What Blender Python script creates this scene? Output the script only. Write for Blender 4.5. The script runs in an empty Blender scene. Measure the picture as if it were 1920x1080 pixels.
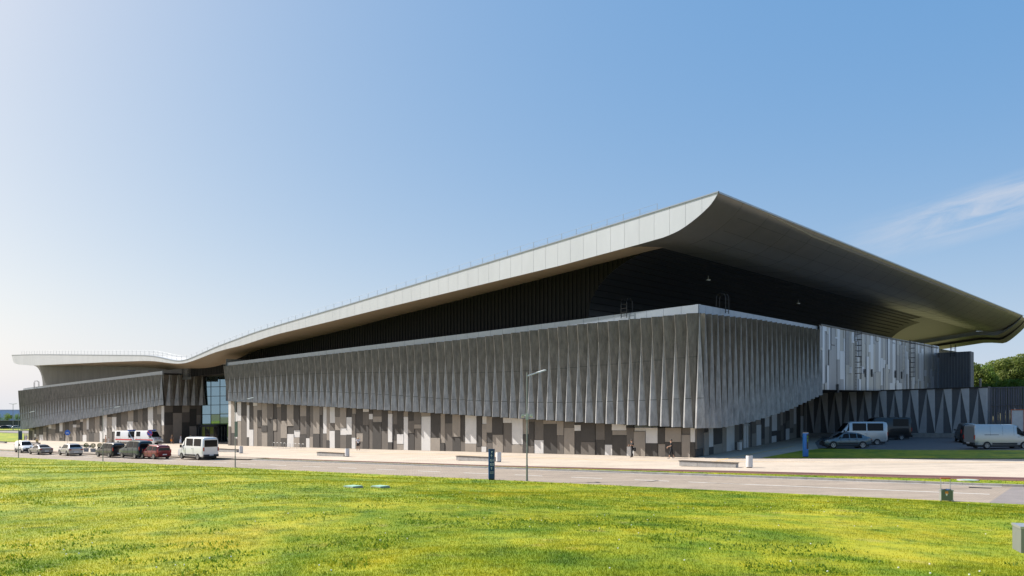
import bpy, math, random
import numpy as np
from mathutils import Vector, Matrix
R = math.radians
random.seed(7); np.random.seed(7)

# ------------------------------------------------------------------ camera, sky, sun, exposure
SC = bpy.context.scene
COL = SC.collection
K, EYE, F, HZ = .021, 4.8, 1500.0, 772.5         # site slope (rise per metre of X), eye height, focal length in photo pixels, level line
cam_d = bpy.data.cameras.new('camera'); cam = bpy.data.objects.new('camera', cam_d); COL.objects.link(cam)
cam.location = (0, 0, EYE); cam.rotation_euler = (R(90), 0, 0)
cam_d.sensor_width = 36; cam_d.lens = F / 1920 * 36; cam_d.shift_y = (HZ - 540) / 1920
cam_d.clip_end = 6000; cam_d.clip_start = .1
SC.camera = cam

SUN_EL, SUN_A = R(43), R(22)                      # elevation; azimuth: that far in front of due left
to_sun = Vector((-math.cos(SUN_A) * math.cos(SUN_EL), math.sin(SUN_A) * math.cos(SUN_EL), math.sin(SUN_EL)))
world = bpy.data.worlds.new('World'); SC.world = world; world.use_nodes = True
nt = world.node_tree; nt.nodes.clear()
def wn(t, **kw):
    n = nt.nodes.new(t)
    for k, v in kw.items(): setattr(n, k, v)
    return n
out = wn('ShaderNodeOutputWorld'); bg = wn('ShaderNodeBackground'); bg.inputs[1].default_value = .10
sky = wn('ShaderNodeTexSky', sky_type='NISHITA', sun_disc=False, sun_elevation=SUN_EL)
sky.sun_rotation = math.atan2(to_sun.x, to_sun.y); sky.altitude = 50; sky.air_density = .75; sky.dust_density = 4.0; sky.ozone_density = 5.0
# thin cirrus drifting low in the sky: stretched noise on the sky direction
geo = wn('ShaderNodeTexCoord'); sep = wn('ShaderNodeSeparateXYZ'); nt.links.new(geo.outputs['Generated'], sep.inputs[0])
def wm(op, a, b=None, c=None):
    n = wn('ShaderNodeMath', operation=op)
    for i, x in enumerate((a, b, c)):
        if x is None: continue
        if isinstance(x, (int, float)): n.inputs[i].default_value = x
        else: nt.links.new(x, n.inputs[i])
    return n.outputs[0]
az = wm('ARCTAN2', sep.outputs[0], sep.outputs[1]); el = wm('ARCSINE', sep.outputs[2])
elr = wm('SUBTRACT', el, wm('MULTIPLY', az, .2))                   # streaks climb gently
cmb = wn('ShaderNodeCombineXYZ'); nt.links.new(wm('MULTIPLY', az, 9.0), cmb.inputs[0]); nt.links.new(wm('MULTIPLY', elr, 46.0), cmb.inputs[1])
no = wn('ShaderNodeTexNoise'); no.inputs['Scale'].default_value = 1.0; no.inputs['Detail'].default_value = 9; no.inputs['Roughness'].default_value = .62; no.inputs['Distortion'].default_value = .6
nt.links.new(cmb.outputs[0], no.inputs['Vector'])
no2 = wn('ShaderNodeTexNoise'); no2.inputs['Scale'].default_value = .33; no2.inputs['Detail'].default_value = 2
nt.links.new(cmb.outputs[0], no2.inputs['Vector'])
def bump(x, c, w):      # soft band around c
    d = wm('DIVIDE', wm('ABSOLUTE', wm('SUBTRACT', x, c)), w)
    return wm('MAXIMUM', wm('SUBTRACT', 1.0, d), 0.0)
band = wm('MULTIPLY', bump(elr, .108, .032), wm('MINIMUM', wm('MULTIPLY', wm('MAXIMUM', wm('SUBTRACT', az, .375), 0.0), 8.0), 1.0))
cl = wm('MULTIPLY', wm('MAXIMUM', wm('SUBTRACT', no.outputs[0], .36), 0.0), 2.6)
fac = wm('MINIMUM', wm('MULTIPLY', wm('MULTIPLY', cl, band), 1.25), .6)
mixc = wn('ShaderNodeMix', data_type='RGBA'); nt.links.new(fac, mixc.inputs[0]); tint = wn('ShaderNodeMix', data_type='RGBA', blend_type='MULTIPLY'); tint.inputs[0].default_value = 1; nt.links.new(sky.outputs[0], tint.inputs[6]); tint.inputs[7].default_value = (.74, .54, .24, 1)
blue = wn('ShaderNodeMix', data_type='RGBA', blend_type='ADD'); blue.inputs[0].default_value = 1; blue.inputs[7].default_value = (.30, 1.42, 3.45, 1); nt.links.new(tint.outputs[2], blue.inputs[6])   # even blue of the clear air
hz = wm('POWER', 2.718, wm('MULTIPLY', wm('ABSOLUTE', el), -8.5))                      # pale haze settling along the whole horizon
hzc = wn('ShaderNodeMix', data_type='RGBA', blend_type='ADD'); nt.links.new(hz, hzc.inputs[0]); hzc.inputs[7].default_value = (3.6, 2.9, 1.5, 1); nt.links.new(blue.outputs[2], hzc.inputs[6])
nt.links.new(hzc.outputs[2], mixc.inputs[6]); mixc.inputs[7].default_value = (4.0, 4.2, 4.7, 1)
nt.links.new(mixc.outputs[2], bg.inputs[0]); nt.links.new(bg.outputs[0], out.inputs[0])

sl = bpy.data.lights.new('sun', 'SUN'); sl.energy = 5.0; sl.angle = R(.53); sl.color = (1, .955, .895)
so = bpy.data.objects.new('sun', sl); COL.objects.link(so); so.rotation_euler = to_sun.to_track_quat('Z', 'Y').to_euler(); so.location = (-60, 20, 90)
vs = SC.view_settings; vs.view_transform = 'Standard'; vs.look = 'None'; vs.gamma = 1; vs.exposure = .72; vs.use_curve_mapping = False

# ------------------------------------------------------------------ helpers
def yh(px): return HZ - K * (px - 960)
def ground_at(px, py):
    Y = EYE * F / (py - yh(px)); return (px - 960) / F * Y, Y
def gz(X): return K * max(-140.0, min(140.0, X))

class MB:
    def __init__(s): s.v = []; s.f = []
    def pts(s, ps):
        n = len(s.v); s.v += [tuple(p) for p in ps]; return n
    def poly(s, *ps):
        n = s.pts(ps); s.f.append(tuple(range(n, n + len(ps)))); return s
    def grid(s, rows, closed=False):
        n = s.pts([p for r in rows for p in r]); c = len(rows[0])
        for i in range(len(rows) - 1):
            for j in range(c if closed else c - 1):
                k = (j + 1) % c
                s.f.append((n + i * c + j, n + i * c + k, n + (i + 1) * c + k, n + (i + 1) * c + j))
        return s
    def box(s, c, hx, hy, hz):           # centre and three half-axis vectors
        c, hx, hy, hz = map(Vector, (c, hx, hy, hz))
        n = s.pts([c + a * hx + b * hy + d * hz for d in (-1, 1) for b in (-1, 1) for a in (-1, 1)])
        for q in ((0, 2, 3, 1), (4, 5, 7, 6), (0, 1, 5, 4), (2, 6, 7, 3), (0, 4, 6, 2), (1, 3, 7, 5)): s.f.append(tuple(n + i for i in q))
        return s
    def abox(s, x0, x1, y0, y1, z0, z1):
        return s.box(((x0 + x1) / 2, (y0 + y1) / 2, (z0 + z1) / 2), ((x1 - x0) / 2, 0, 0), (0, (y1 - y0) / 2, 0), (0, 0, (z1 - z0) / 2))
    def prism(s, base, off):             # polygon pushed along a vector, closed
        off = Vector(off); base = [Vector(p) for p in base]; m = len(base)
        n = s.pts(base + [p + off for p in base])
        s.f.append(tuple(range(n + m - 1, n - 1, -1))); s.f.append(tuple(range(n + m, n + 2 * m)))
        for i in range(m):
            j = (i + 1) % m; s.f.append((n + i, n + j, n + m + j, n + m + i))
        return s
    def tube(s, path, r, n=8, cap=True):
        path = [Vector(p) for p in path]; rr = r if isinstance(r, (list, tuple)) else [r] * len(path)
        rows = []
        for i, p in enumerate(path):
            d = (path[min(i + 1, len(path) - 1)] - path[max(i - 1, 0)]).normalized()
            a = d.cross(Vector((0, 0, 1)) if abs(d.z) < .9 else Vector((1, 0, 0))).normalized(); b = d.cross(a)
            rows.append([p + (a * math.cos(t) + b * math.sin(t)) * rr[i] for t in [2 * math.pi * k / n for k in range(n)]])
        s.grid(rows, True)
        if cap: s.poly(*rows[0]); s.poly(*rows[-1][::-1])
        return s
    def lathe(s, prof, c=(0, 0, 0), n=20, axis='z'):
        rows = []
        for r, z in prof:
            row = []
            for k in range(n):
                t = 2 * math.pi * k / n; x, y = r * math.cos(t), r * math.sin(t)
                p = (x, y, z) if axis == 'z' else (x, z, y)
                row.append((p[0] + c[0], p[1] + c[1], p[2] + c[2]))
            rows.append(row)
        return s.grid(rows, True)

ORG = {}
def tag(o, label=None, cat=None, group=None, kind=None):
    for k, v in (('label', label), ('category', cat), ('group', group), ('kind', kind)):
        if v: o[k] = v
    return o
def mk(name, mb, mat, parent=None, smooth=None, label=None, cat=None, group=None, kind=None, loc=None):
    org = ORG[parent] if parent else Vector(loc or (0, 0, 0))
    me = bpy.data.meshes.new(name)
    me.from_pydata([(p[0] - org[0], p[1] - org[1], p[2] - org[2]) for p in mb.v], [], mb.f)
    if smooth is not None:
        me.polygons.foreach_set('use_smooth', [True] * len(me.polygons)); me.set_sharp_from_angle(angle=R(smooth))
    me.materials.append(mat)
    o = bpy.data.objects.new(name, me); COL.objects.link(o)
    if parent: o.parent = parent; ORG[o] = org
    else: o.location = org; ORG[o] = org
    return tag(o, label, cat, group, kind)
def thing(name, label, cat, loc=(0, 0, 0), rz=0, group=None, local=False):
    o = bpy.data.objects.new(name, None); COL.objects.link(o); o.location = loc; o.rotation_euler = (0, 0, rz); o.empty_display_size = .3
    ORG[o] = Vector((0, 0, 0)) if local else Vector(loc)
    return tag(o, label, cat, group)

# ------------------------------------------------------------------ materials
def nodes_mat(name):
    m = bpy.data.materials.new(name); m.use_nodes = True; t = m.node_tree
    return m, t, t.nodes['Principled BSDF']
def mat(name, col, rough=.7, metal=0, var=.12, scale=1.5, bumps=0, bscale=30, spec=.5, coat=0, stretch=None, coord='Object', col2=None, detail=6):
    m, t, b = nodes_mat(name)
    b.inputs['Roughness'].default_value = rough; b.inputs['Metallic'].default_value = metal
    b.inputs['Specular IOR Level'].default_value = spec; b.inputs['Coat Weight'].default_value = coat; b.inputs['Coat Roughness'].default_value = .05
    tc = t.nodes.new('ShaderNodeTexCoord'); mp = t.nodes.new('ShaderNodeMapping'); t.links.new(tc.outputs[coord], mp.inputs[0])
    if stretch: mp.inputs['Scale'].default_value = stretch
    n = t.nodes.new('ShaderNodeTexNoise'); n.inputs['Scale'].default_value = scale; n.inputs['Detail'].default_value = detail; n.inputs['Roughness'].default_value = .65
    t.links.new(mp.outputs[0], n.inputs['Vector'])
    r = t.nodes.new('ShaderNodeValToRGB'); t.links.new(n.outputs[0], r.inputs[0])
    c2 = col2 or [min(1, c * (1 + var)) for c in col]; c1 = [c * (1 - var) for c in col] if not col2 else col
    r.color_ramp.elements[0].position = .3; r.color_ramp.elements[1].position = .7
    r.color_ramp.elements[0].color = (*c1, 1); r.color_ramp.elements[1].color = (*c2, 1)
    t.links.new(r.outputs[0], b.inputs['Base Color'])
    if bumps:
        n2 = t.nodes.new('ShaderNodeTexNoise'); n2.inputs['Scale'].default_value = bscale; n2.inputs['Detail'].default_value = 4
        t.links.new(mp.outputs[0], n2.inputs['Vector'])
        bp = t.nodes.new('ShaderNodeBump'); bp.inputs['Strength'].default_value = bumps; bp.inputs['Distance'].default_value = .05
        t.links.new(n2.outputs[0], bp.inputs['Height']); t.links.new(bp.outputs[0], b.inputs['Normal'])
    return m
def paver(name, c1, c2, mort, w, h, rz, bumpy=.3):
    m, t, b = nodes_mat(name); b.inputs['Roughness'].default_value = .85; b.inputs['Specular IOR Level'].default_value = .25
    tc = t.nodes.new('ShaderNodeTexCoord'); mp = t.nodes.new('ShaderNodeMapping'); mp.inputs['Rotation'].default_value = (0, 0, rz)
    t.links.new(tc.outputs['Object'], mp.inputs[0])
    br = t.nodes.new('ShaderNodeTexBrick'); br.inputs['Scale'].default_value = 1; br.inputs['Brick Width'].default_value = w; br.inputs['Row Height'].default_value = h
    br.inputs['Mortar Size'].default_value = .012; br.inputs['Color1'].default_value = (*c1, 1); br.inputs['Color2'].default_value = (*c2, 1); br.inputs['Mortar'].default_value = (*mort, 1)
    t.links.new(mp.outputs[0], br.inputs['Vector'])
    n = t.nodes.new('ShaderNodeTexNoise'); n.inputs['Scale'].default_value = .35; n.inputs['Detail'].default_value = 8; n.inputs['Roughness'].default_value = .7; t.links.new(tc.outputs['Object'], n.inputs['Vector'])
    mp2 = t.nodes.new('ShaderNodeMapping'); mp2.inputs['Rotation'].default_value = (0, 0, rz); mp2.inputs['Scale'].default_value = (.04, .9, 1); t.links.new(tc.outputs['Object'], mp2.inputs[0])
    n3 = t.nodes.new('ShaderNodeTexNoise'); n3.inputs['Scale'].default_value = 1.0; n3.inputs['Detail'].default_value = 5; t.links.new(mp2.outputs[0], n3.inputs['Vector'])
    av = t.nodes.new('ShaderNodeMath'); av.operation = 'MULTIPLY_ADD'; av.inputs[1].default_value = .5; t.links.new(n3.outputs[0], av.inputs[0]); hf = t.nodes.new('ShaderNodeMath'); hf.operation = 'MULTIPLY'; hf.inputs[1].default_value = .5; t.links.new(n.outputs[0], hf.inputs[0]); t.links.new(hf.outputs[0], av.inputs[2]); n = av
    r = t.nodes.new('ShaderNodeMapRange'); r.inputs['From Min'].default_value = .36; r.inputs['From Max'].default_value = .64; r.inputs['To Min'].default_value = .78; r.inputs['To Max'].default_value = 1.1
    t.links.new(n.outputs[0], r.inputs[0])
    mx = t.nodes.new('ShaderNodeMix'); mx.data_type = 'RGBA'; mx.blend_type = 'MULTIPLY'; mx.inputs[0].default_value = 1
    t.links.new(br.outputs[0], mx.inputs[6]); t.links.new(r.outputs[0], mx.inputs[7]); t.links.new(mx.outputs[2], b.inputs['Base Color'])
    bp = t.nodes.new('ShaderNodeBump'); bp.inputs['Strength'].default_value = bumpy; bp.inputs['Distance'].default_value = .01; t.links.new(br.outputs[1], bp.inputs['Height']); bp.invert = True; t.links.new(bp.outputs[0], b.inputs['Normal'])
    return m
def grass_mat(name, blades):
    m, t, b = nodes_mat(name)
    tc = t.nodes.new('ShaderNodeTexCoord')
    def noise(sc, det=5):
        n = t.nodes.new('ShaderNodeTexNoise'); n.inputs['Scale'].default_value = sc; n.inputs['Detail'].default_value = det; n.inputs['Roughness'].default_value = .65; t.links.new(tc.outputs['Object'], n.inputs['Vector']); return n.outputs[0]
    def ramp(src, stops):
        r = t.nodes.new('ShaderNodeValToRGB'); t.links.new(src, r.inputs[0]); e = r.color_ramp.elements
        while len(e) < len(stops): e.new(.5)
        for x, (p, c) in zip(e, stops): x.position = p; x.color = (*c, 1)
        return r.outputs[0]
    big = ramp(noise(.16, 6), [(.28, (.075, .135, .010)), (.42, (.165, .225, .012)), (.55, (.255, .28, .014)), (.74, (.30, .30, .03))])
    fine = ramp(noise(1.7, 7), [(.30, (.42, .52, .42)), (.48, (1, 1, 1)), (.72, (1.35, 1.2, 1.0))])
    mx = t.nodes.new('ShaderNodeMix'); mx.data_type = 'RGBA'; mx.blend_type = 'MULTIPLY'; mx.inputs[0].default_value = 1
    mid_ = ramp(noise(.62, 3), [(.34, (.55, .74, .6)), (.5, (1, 1, 1)), (.66, (1.16, 1.04, .9))])
    m2 = t.nodes.new('ShaderNodeMix'); m2.data_type = 'RGBA'; m2.blend_type = 'MULTIPLY'; m2.inputs[0].default_value = 1; t.links.new(big, m2.inputs[6]); t.links.new(mid_, m2.inputs[7])
    t.links.new(m2.outputs[2], mx.inputs[6]); t.links.new(fine, mx.inputs[7]); col = mx.outputs[2]
    if True:
        dirt = t.nodes.new('ShaderNodeMix'); dirt.data_type = 'RGBA'
        t.links.new(ramp(noise(.9, 8), [(.60, (0, 0, 0)), (.72, (.5, .5, .5))]), dirt.inputs[0]); t.links.new(col, dirt.inputs[6]); dirt.inputs[7].default_value = (.33, .26, .10, 1); col = dirt.outputs[2]
    b.inputs['Roughness'].default_value = .75; b.inputs['Specular IOR Level'].default_value = .2
    t.links.new(col, b.inputs['Base Color'])
    if blades:
        tr = t.nodes.new('ShaderNodeBsdfTranslucent'); t.links.new(col, tr.inputs[0]); ms = t.nodes.new('ShaderNodeMixShader'); ms.inputs[0].default_value = .45
        t.links.new(b.outputs[0], ms.inputs[1]); t.links.new(tr.outputs[0], ms.inputs[2]); t.links.new(ms.outputs[0], t.nodes['Material Output'].inputs[0])
    return m
def leaf_mat(name, c, c2):
    m = mat(name, c, .6, col2=c2, scale=.5, spec=.3); t = m.node_tree; b = t.nodes['Principled BSDF']
    tr = t.nodes.new('ShaderNodeBsdfTranslucent'); ms = t.nodes.new('ShaderNodeMixShader'); ms.inputs[0].default_value = .5
    src = b.inputs['Base Color'].links[0].from_socket; t.links.new(src, tr.inputs[0]); t.links.new(b.outputs[0], ms.inputs[1]); t.links.new(tr.outputs[0], ms.inputs[2])
    t.links.new(ms.outputs[0], t.nodes['Material Output'].inputs[0]); return m

ROAD_ANG = math.atan2(-.62, .785)
M = dict(
    pave=paver('pavement', (.50, .43, .35), (.46, .39, .32), (.36, .31, .255), .4, .2, -ROAD_ANG),
    road=paver('paver_road', (.33, .275, .22), (.29, .24, .195), (.18, .16, .14), .3, .15, -ROAD_ANG),
    asphalt=mat('asphalt', (.13, .12, .12), .9, var=.18, scale=2.5, bumps=.4, bscale=60),
    asphalt_r=mat('asphalt_worn', (.20, .18, .175), .9, var=.12, scale=.8, bumps=.4, bscale=60),
    red=mat('red_path', (.085, .030, .028), .9, var=.15, scale=3),
    kerb=mat('kerb_stone', (.26, .25, .235), .85, var=.2, scale=2, bumps=.3),
    white=mat('road_paint', (.72, .71, .68), .8, var=.1, scale=8), yellow=mat('tactile_yellow', (.62, .40, .14), .8, var=.15, scale=5),
    lawn=grass_mat('lawn', False), blades=grass_mat('grass_blades', True), field=mat('field', (.20, .15, .06), .95, col2=(.12, .15, .05), scale=.03),
    clad=mat('concrete_bounce_tint', (.118, .109, .096), .7, var=.42, scale=2.6, detail=10, bumps=.35, bscale=9, stretch=(1, 1, .3)),  # upper pleats: warm ground bounce and shade put into the concrete's colour
    clad_sky=mat('concrete_sky_tint', (.255, .26, .268), .62, var=.36, scale=2.6, detail=10, bumps=.35, bscale=9, stretch=(1, 1, .3)),  # same concrete for lower pleats, sky blue and sunlit lightness coloured in
    coping=mat('coping_metal', (.27, .31, .37), .42, metal=.5, var=.06, scale=.6),
    p_light=mat('panel_light', (.56, .545, .53), .75, var=.07, scale=1.2, bumps=.15), p_mid=mat('panel_beige', (.265, .232, .198), .78, var=.09, scale=1.2, bumps=.15),
    p_brown=mat('panel_brown', (.125, .110, .096), .78, var=.1, scale=1.2, bumps=.15), p_dark=mat('panel_dark', (.052, .047, .043), .78, var=.12, scale=1.2, bumps=.15),
    joint=mat('joint_backing', (.05, .048, .046), .9), fascia=mat('fascia_metal', (.49, .515, .55), .42, metal=.3, var=.05, scale=.5, stretch=(1, 1, .25)),
    soffit=mat('soffit_bounce_tan', (.44, .345, .245), .38, metal=.45, var=.06, scale=.7, bumps=.08, bscale=14, stretch=(.2, 1, 1)),  # tan carries the warm bounce of the sunny paving in its colour
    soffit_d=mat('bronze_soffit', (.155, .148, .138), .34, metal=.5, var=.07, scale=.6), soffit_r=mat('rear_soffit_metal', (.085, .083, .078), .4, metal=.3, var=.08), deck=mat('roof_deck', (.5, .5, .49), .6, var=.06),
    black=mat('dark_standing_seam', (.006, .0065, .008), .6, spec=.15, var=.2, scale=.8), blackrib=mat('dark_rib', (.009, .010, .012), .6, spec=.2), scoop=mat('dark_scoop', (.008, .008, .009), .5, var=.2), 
    steel=mat('galvanised_steel', (.42, .43, .44), .45, metal=.7, var=.08), ladder=mat('ladder_steel', (.022, .022, .024), .5, metal=.5),
    m1=mat('metal_pale', (.38, .42, .48), .34, metal=.85, var=.08, scale=.4, stretch=(1, 1, .3)), m2=mat('metal_grey', (.21, .225, .25), .38, metal=.8, var=.12, scale=.4, stretch=(1, 1, .3)), m3=mat('metal_olive', (.27, .28, .285), .36, metal=.85, var=.15, scale=.3, stretch=(1, 1, .4)),
    m4=mat('metal_darkvent', (.03, .03, .03), .6),
    t_l=mat('slate_light', (.50, .50, .505), .75, var=.08, bumps=.15), t_m=mat('slate_mid', (.36, .36, .365), .75, var=.08, bumps=.15), t_d=mat('slate_dark', (.085, .088, .095), .75, var=.1, bumps=.15),
    annex=mat('annex_ribbed', (.075, .078, .088), .6, var=.15, scale=2, stretch=(3, 3, .1)), core=mat('light_block_fill', (.1, .1, .1), .8),
    mull=mat('mullion', (.03, .032, .035), .4, metal=.5), fence=mat('fence_blue', (.035, .045, .065), .5, var=.2),
    pole=mat('lamp_pole_grey', (.22, .235, .235), .45, metal=.4, var=.06), lampw=mat('lamp_head_pale', (.45, .47, .46), .4),
    binw=mat('bin_white', (.60, .58, .57), .5, var=.05), binb=mat('bin_black', (.02, .02, .02), .6), conc=mat('bench_concrete', (.36, .345, .33), .85, var=.16, scale=4, bumps=.4, bscale=40), wood=mat('bench_wood', (.085, .065, .048), .65, var=.25, scale=4),
    blue=mat('totem_blue', (.008, .125, .42), .35, var=.05), navy=mat('totem_navy', (.010, .042, .13), .3, var=.05), ink=mat('white_lettering', (.8, .8, .8), .6, var=.02), green=mat('totem_green', (.15, .5, .03), .5), cap=mat('totem_cap', (.55, .56, .57), .4, metal=.3),
    tyre=mat('tyre', (.018, .018, .018), .85), rim=mat('alloy_rim', (.45, .45, .46), .35, metal=.8, var=.05), trim=mat('black_trim', (.022, .022, .024), .55), lampr=mat('tail_lamp_red', (.35, .012, .01), .2, spec=.7), lampc=mat('head_lamp_clear', (.62, .64, .66), .12, spec=.8),
    plate=mat('number_plate', (.72, .72, .72), .5), skin=mat('skin', (.48, .28, .19), .6, var=.05), hair=mat('hair_dark', (.022, .015, .011), .6), bark=mat('bark', (.10, .075, .055), .9, var=.3, bumps=.5),
    leaf1=leaf_mat('foliage_mid', (.085, .155, .024), (.19, .28, .045)), leaf2=leaf_mat('foliage_olive', (.095, .145, .028), (.20, .235, .05)), leaf3=leaf_mat('foliage_bright', (.09, .165, .02), (.18, .27, .04)),
    bush=leaf_mat('topiary', (.025, .05, .012), (.05, .085, .02)), cover=mat('cover_green', (.25, .42, .32), .7, var=.15), case_g=mat('case_green', (.115, .145, .105), .55, var=.1), orange=mat('orange', (.75, .25, .03), .6), rust=mat('handle_orange', (.42, .11, .04), .5), bluesign=mat('sign_blue', (.015, .11, .48), .4), redsign=mat('sign_red', (.6, .03, .03), .4),
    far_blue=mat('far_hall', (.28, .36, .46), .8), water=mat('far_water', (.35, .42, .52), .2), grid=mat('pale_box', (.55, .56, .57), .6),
)
def paint(name, c, rough=.28, metal=.3): return mat(name, c, rough, metal=metal, var=.03, coat=.6)
def flat(name, c, rough=.8): return mat(name, c, rough, var=.08, scale=6)
def glass_mat(name, c, rough, metal, spec=.5):
    return mat(name, c, rough, metal=metal, var=.03, spec=spec)
M['glass'] = glass_mat('curtain_glass', (.30, .41, .45), .02, .92)
M['glass_d'] = glass_mat('smoked_glass', (.018, .021, .024), .05, 0, 1.0)
M['carglass'] = glass_mat('car_glass', (.008, .009, .011), .08, 0, .18)

# ------------------------------------------------------------------ ground
def zz(X, Y): return gz(X)
r_dir = Vector((.785, -.62)); m_dir = Vector((.62, .785)); R0 = Vector((1.0, 55.0))     # carriageway: along, away, point on the near edge
def RD(l, m): p = R0 + r_dir * l + m_dir * m; return p.x, p.y
def lawn_z(X, Y):
    m = (X - R0.x) * m_dir.x + (Y - R0.y) * m_dir.y
    d = max(0.0, -m - .3)
    return gz(X) + 2.95 * (1 - math.exp(-(d / 24.0) ** 1.25)) + (.09 * math.sin(X * .23 + Y * .11) + .05 * math.sin(X * .5 - Y * .37)) * min(1, d / 5)
def sheet(name, l_m_rows, dz, m, kind='structure', parent=None):
    mb = MB(); mb.grid([[(x, y, gz(x) + dz) for x, y in row] for row in l_m_rows])
    return mk(name, mb, m, parent, kind=kind)
mb = MB()
xs = [-2500, -900, -400, -200, -140, -100, -60, -20, 20, 60, 100, 140, 200, 400, 900, 2500]; ys = [-900, -300, -100, -40, 0, 30, 60, 90, 130, 180, 240, 320, 450, 700, 1200, 3500]
mb.grid([[(x, y, gz(x) - .05) for x in xs] for y in ys]); mk('ground', mb, M['field'], kind='structure')
# plaza paving reaches from the cycle path to the halls
ls = np.linspace(-210, 95, 80)
def path_in(l): return 10.2 + .055 * max(0, min(60, l + 12))          # inner edge of verge
def path_out(l): return path_in(l) + 1.9 + .035 * max(0, min(60, l + 12))
sheet('plaza_pavement', [[RD(l, path_out(l) - .1 + f * 120) for l in ls] for f in np.linspace(0, 1, 12)], 0, M['pave'])
sheet('cycle_path', [[RD(l, path_in(l)) for l in ls], [RD(l, path_out(l)) for l in ls]], .008, M['red'])
sheet('cycle_path_line', [[RD(l, (path_in(l) * .62 + path_out(l) * .38) - .04) for l in ls], [RD(l, (path_in(l) * .62 + path_out(l) * .38) + .04) for l in ls]], .013, M['yellow'])
verge = sheet('grass_verge', [[RD(l, 9.35) for l in ls], [RD(l, path_in(l) + .02) for l in ls]], .05, M['lawn'])
sheet('road', [[RD(l, m) for l in ls] for m in (-.6, 3, 6, 9.3)], -.012, M['road'])
sheet('asphalt_road', [[RD(l, m) for l in np.linspace(27.5, 95, 20)] for m in (-.6, 3, 6, 9.3)], -.006, M['asphalt_r'])
kb = MB()
for i in range(len(ls) - 1):
    a0, a1 = RD(ls[i], 9.12), RD(ls[i + 1], 9.12); b0, b1 = RD(ls[i], 9.36), RD(ls[i + 1], 9.36)
    kb.grid([[(a0[0], a0[1], gz(a0[0]) - .05), (a1[0], a1[1], gz(a1[0]) - .05)], [(a0[0], a0[1], gz(a0[0]) + .1), (a1[0], a1[1], gz(a1[0]) + .1)], [(b0[0], b0[1], gz(b0[0]) + .1), (b1[0], b1[1], gz(b1[0]) + .1)], [(b0[0], b0[1], gz(b0[0]) - .05), (b1[0], b1[1], gz(b1[0]) - .05)]])
kerb = mk('kerb', kb, M['kerb'], kind='structure')
kd, km_ = Vector((r_dir.x, r_dir.y, K * r_dir.x)), Vector((m_dir.x, m_dir.y, K * m_dir.x))
for l in np.arange(-44.5, 44, 1.0):
    p = RD(l, 9.235); mk('kerb_stone', MB().box((p[0], p[1], gz(p[0]) + .045 + random.uniform(-.006, .006)), kd * .488, km_ * .128, (0, 0, .075)), M['kerb'], kerb)
def strip(name, pts, w, dz, m):      # painted line along ground points
    rows = [[], []]
    for i, p in enumerate(pts):
        d = (Vector(pts[min(i + 1, len(pts) - 1)]) - Vector(pts[max(i - 1, 0)])).normalized(); n = Vector((-d.y, d.x)) * w / 2
        for k, sg in ((0, 1), (1, -1)):
            q = Vector(p) + n * sg; rows[k].append((q.x, q.y, gz(q.x) + dz))
    return MB().grid(rows)
lm = MB()
for l in list(np.arange(-150, 12, 5.2)):
    s_ = strip('', [RD(l, 4.3), RD(l + 2.6, 4.3)], .13, -.002, None); n0 = len(lm.v); lm.v += s_.v; lm.f += [tuple(i + n0 for i in f) for f in s_.f]
s_ = strip('', [RD(l, 4.3) for l in np.linspace(10, 27, 10)], .13, -.002, None); n0 = len(lm.v); lm.v += s_.v; lm.f += [tuple(i + n0 for i in f) for f in s_.f]
s_ = strip('', [RD(l, 8.95) for l in np.linspace(-120, 27, 50)], .12, -.002, None); n0 = len(lm.v); lm.v += s_.v; lm.f += [tuple(i + n0 for i in f) for f in s_.f]
mk('road_marking', lm, M['white'], kind='structure')
# parking bay along the far side of the road, by the parked cars
sheet('parking_bay', [[RD(l, m) for l in np.linspace(-100, -46, 16)] for m in (8.5, 11.6)], .108, M['road'])
def gp(px, py): return ground_at(px, py)
mk('tactile_strip', strip('', [gp(x, y) for x, y in ((560, 846.5), (860, 853.0), (1100, 861.5), (1260, 864.5), (1440, 866), (1700, 866.5), (1920, 867))], .22, .006, None), M['yellow'], kind='structure')
mk('tactile_strip_side', strip('', [gp(x, y) for x, y in ((1345, 863.5), (1380, 857), (1440, 845.5), (1490, 836))], .25, .006, None), M['yellow'], kind='structure')
# right-hand lawn and the service yard
def patch(name, pix, dz, m): 
    return mk(name, MB().poly(*[(*gp(x, y), gz(gp(x, y)[0]) + dz) for x, y in pix]), m, kind='structure')
patch('side_lawn', ((1428, 859.3), (1600, 860), (1960, 861), (2300, 862), (2300, 846), (1960, 845), (1700, 844.5), (1540, 842), (1500, 846)), .05, M['lawn'])
patch('service_yard', ((1535, 842.3), (1700, 844.7), (1960, 845.3), (2300, 846), (2500, 822), (1960, 815), (1700, 814), (1545, 817), (1528, 830)), .012, M['asphalt'])
# foreground lawn, a mound rising to the viewer
lx = np.linspace(-1, 1, 60); rows = []
for m in np.concatenate((-np.linspace(0, 55, 150), -np.linspace(57, 80, 8))):
    rows.append([(*RD(l, m), lawn_z(*RD(l, m)) + .02) for l in np.linspace(-150, 90, 220)])
mk('lawn', MB().grid(rows), M['lawn'], smooth=60, kind='structure')

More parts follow.
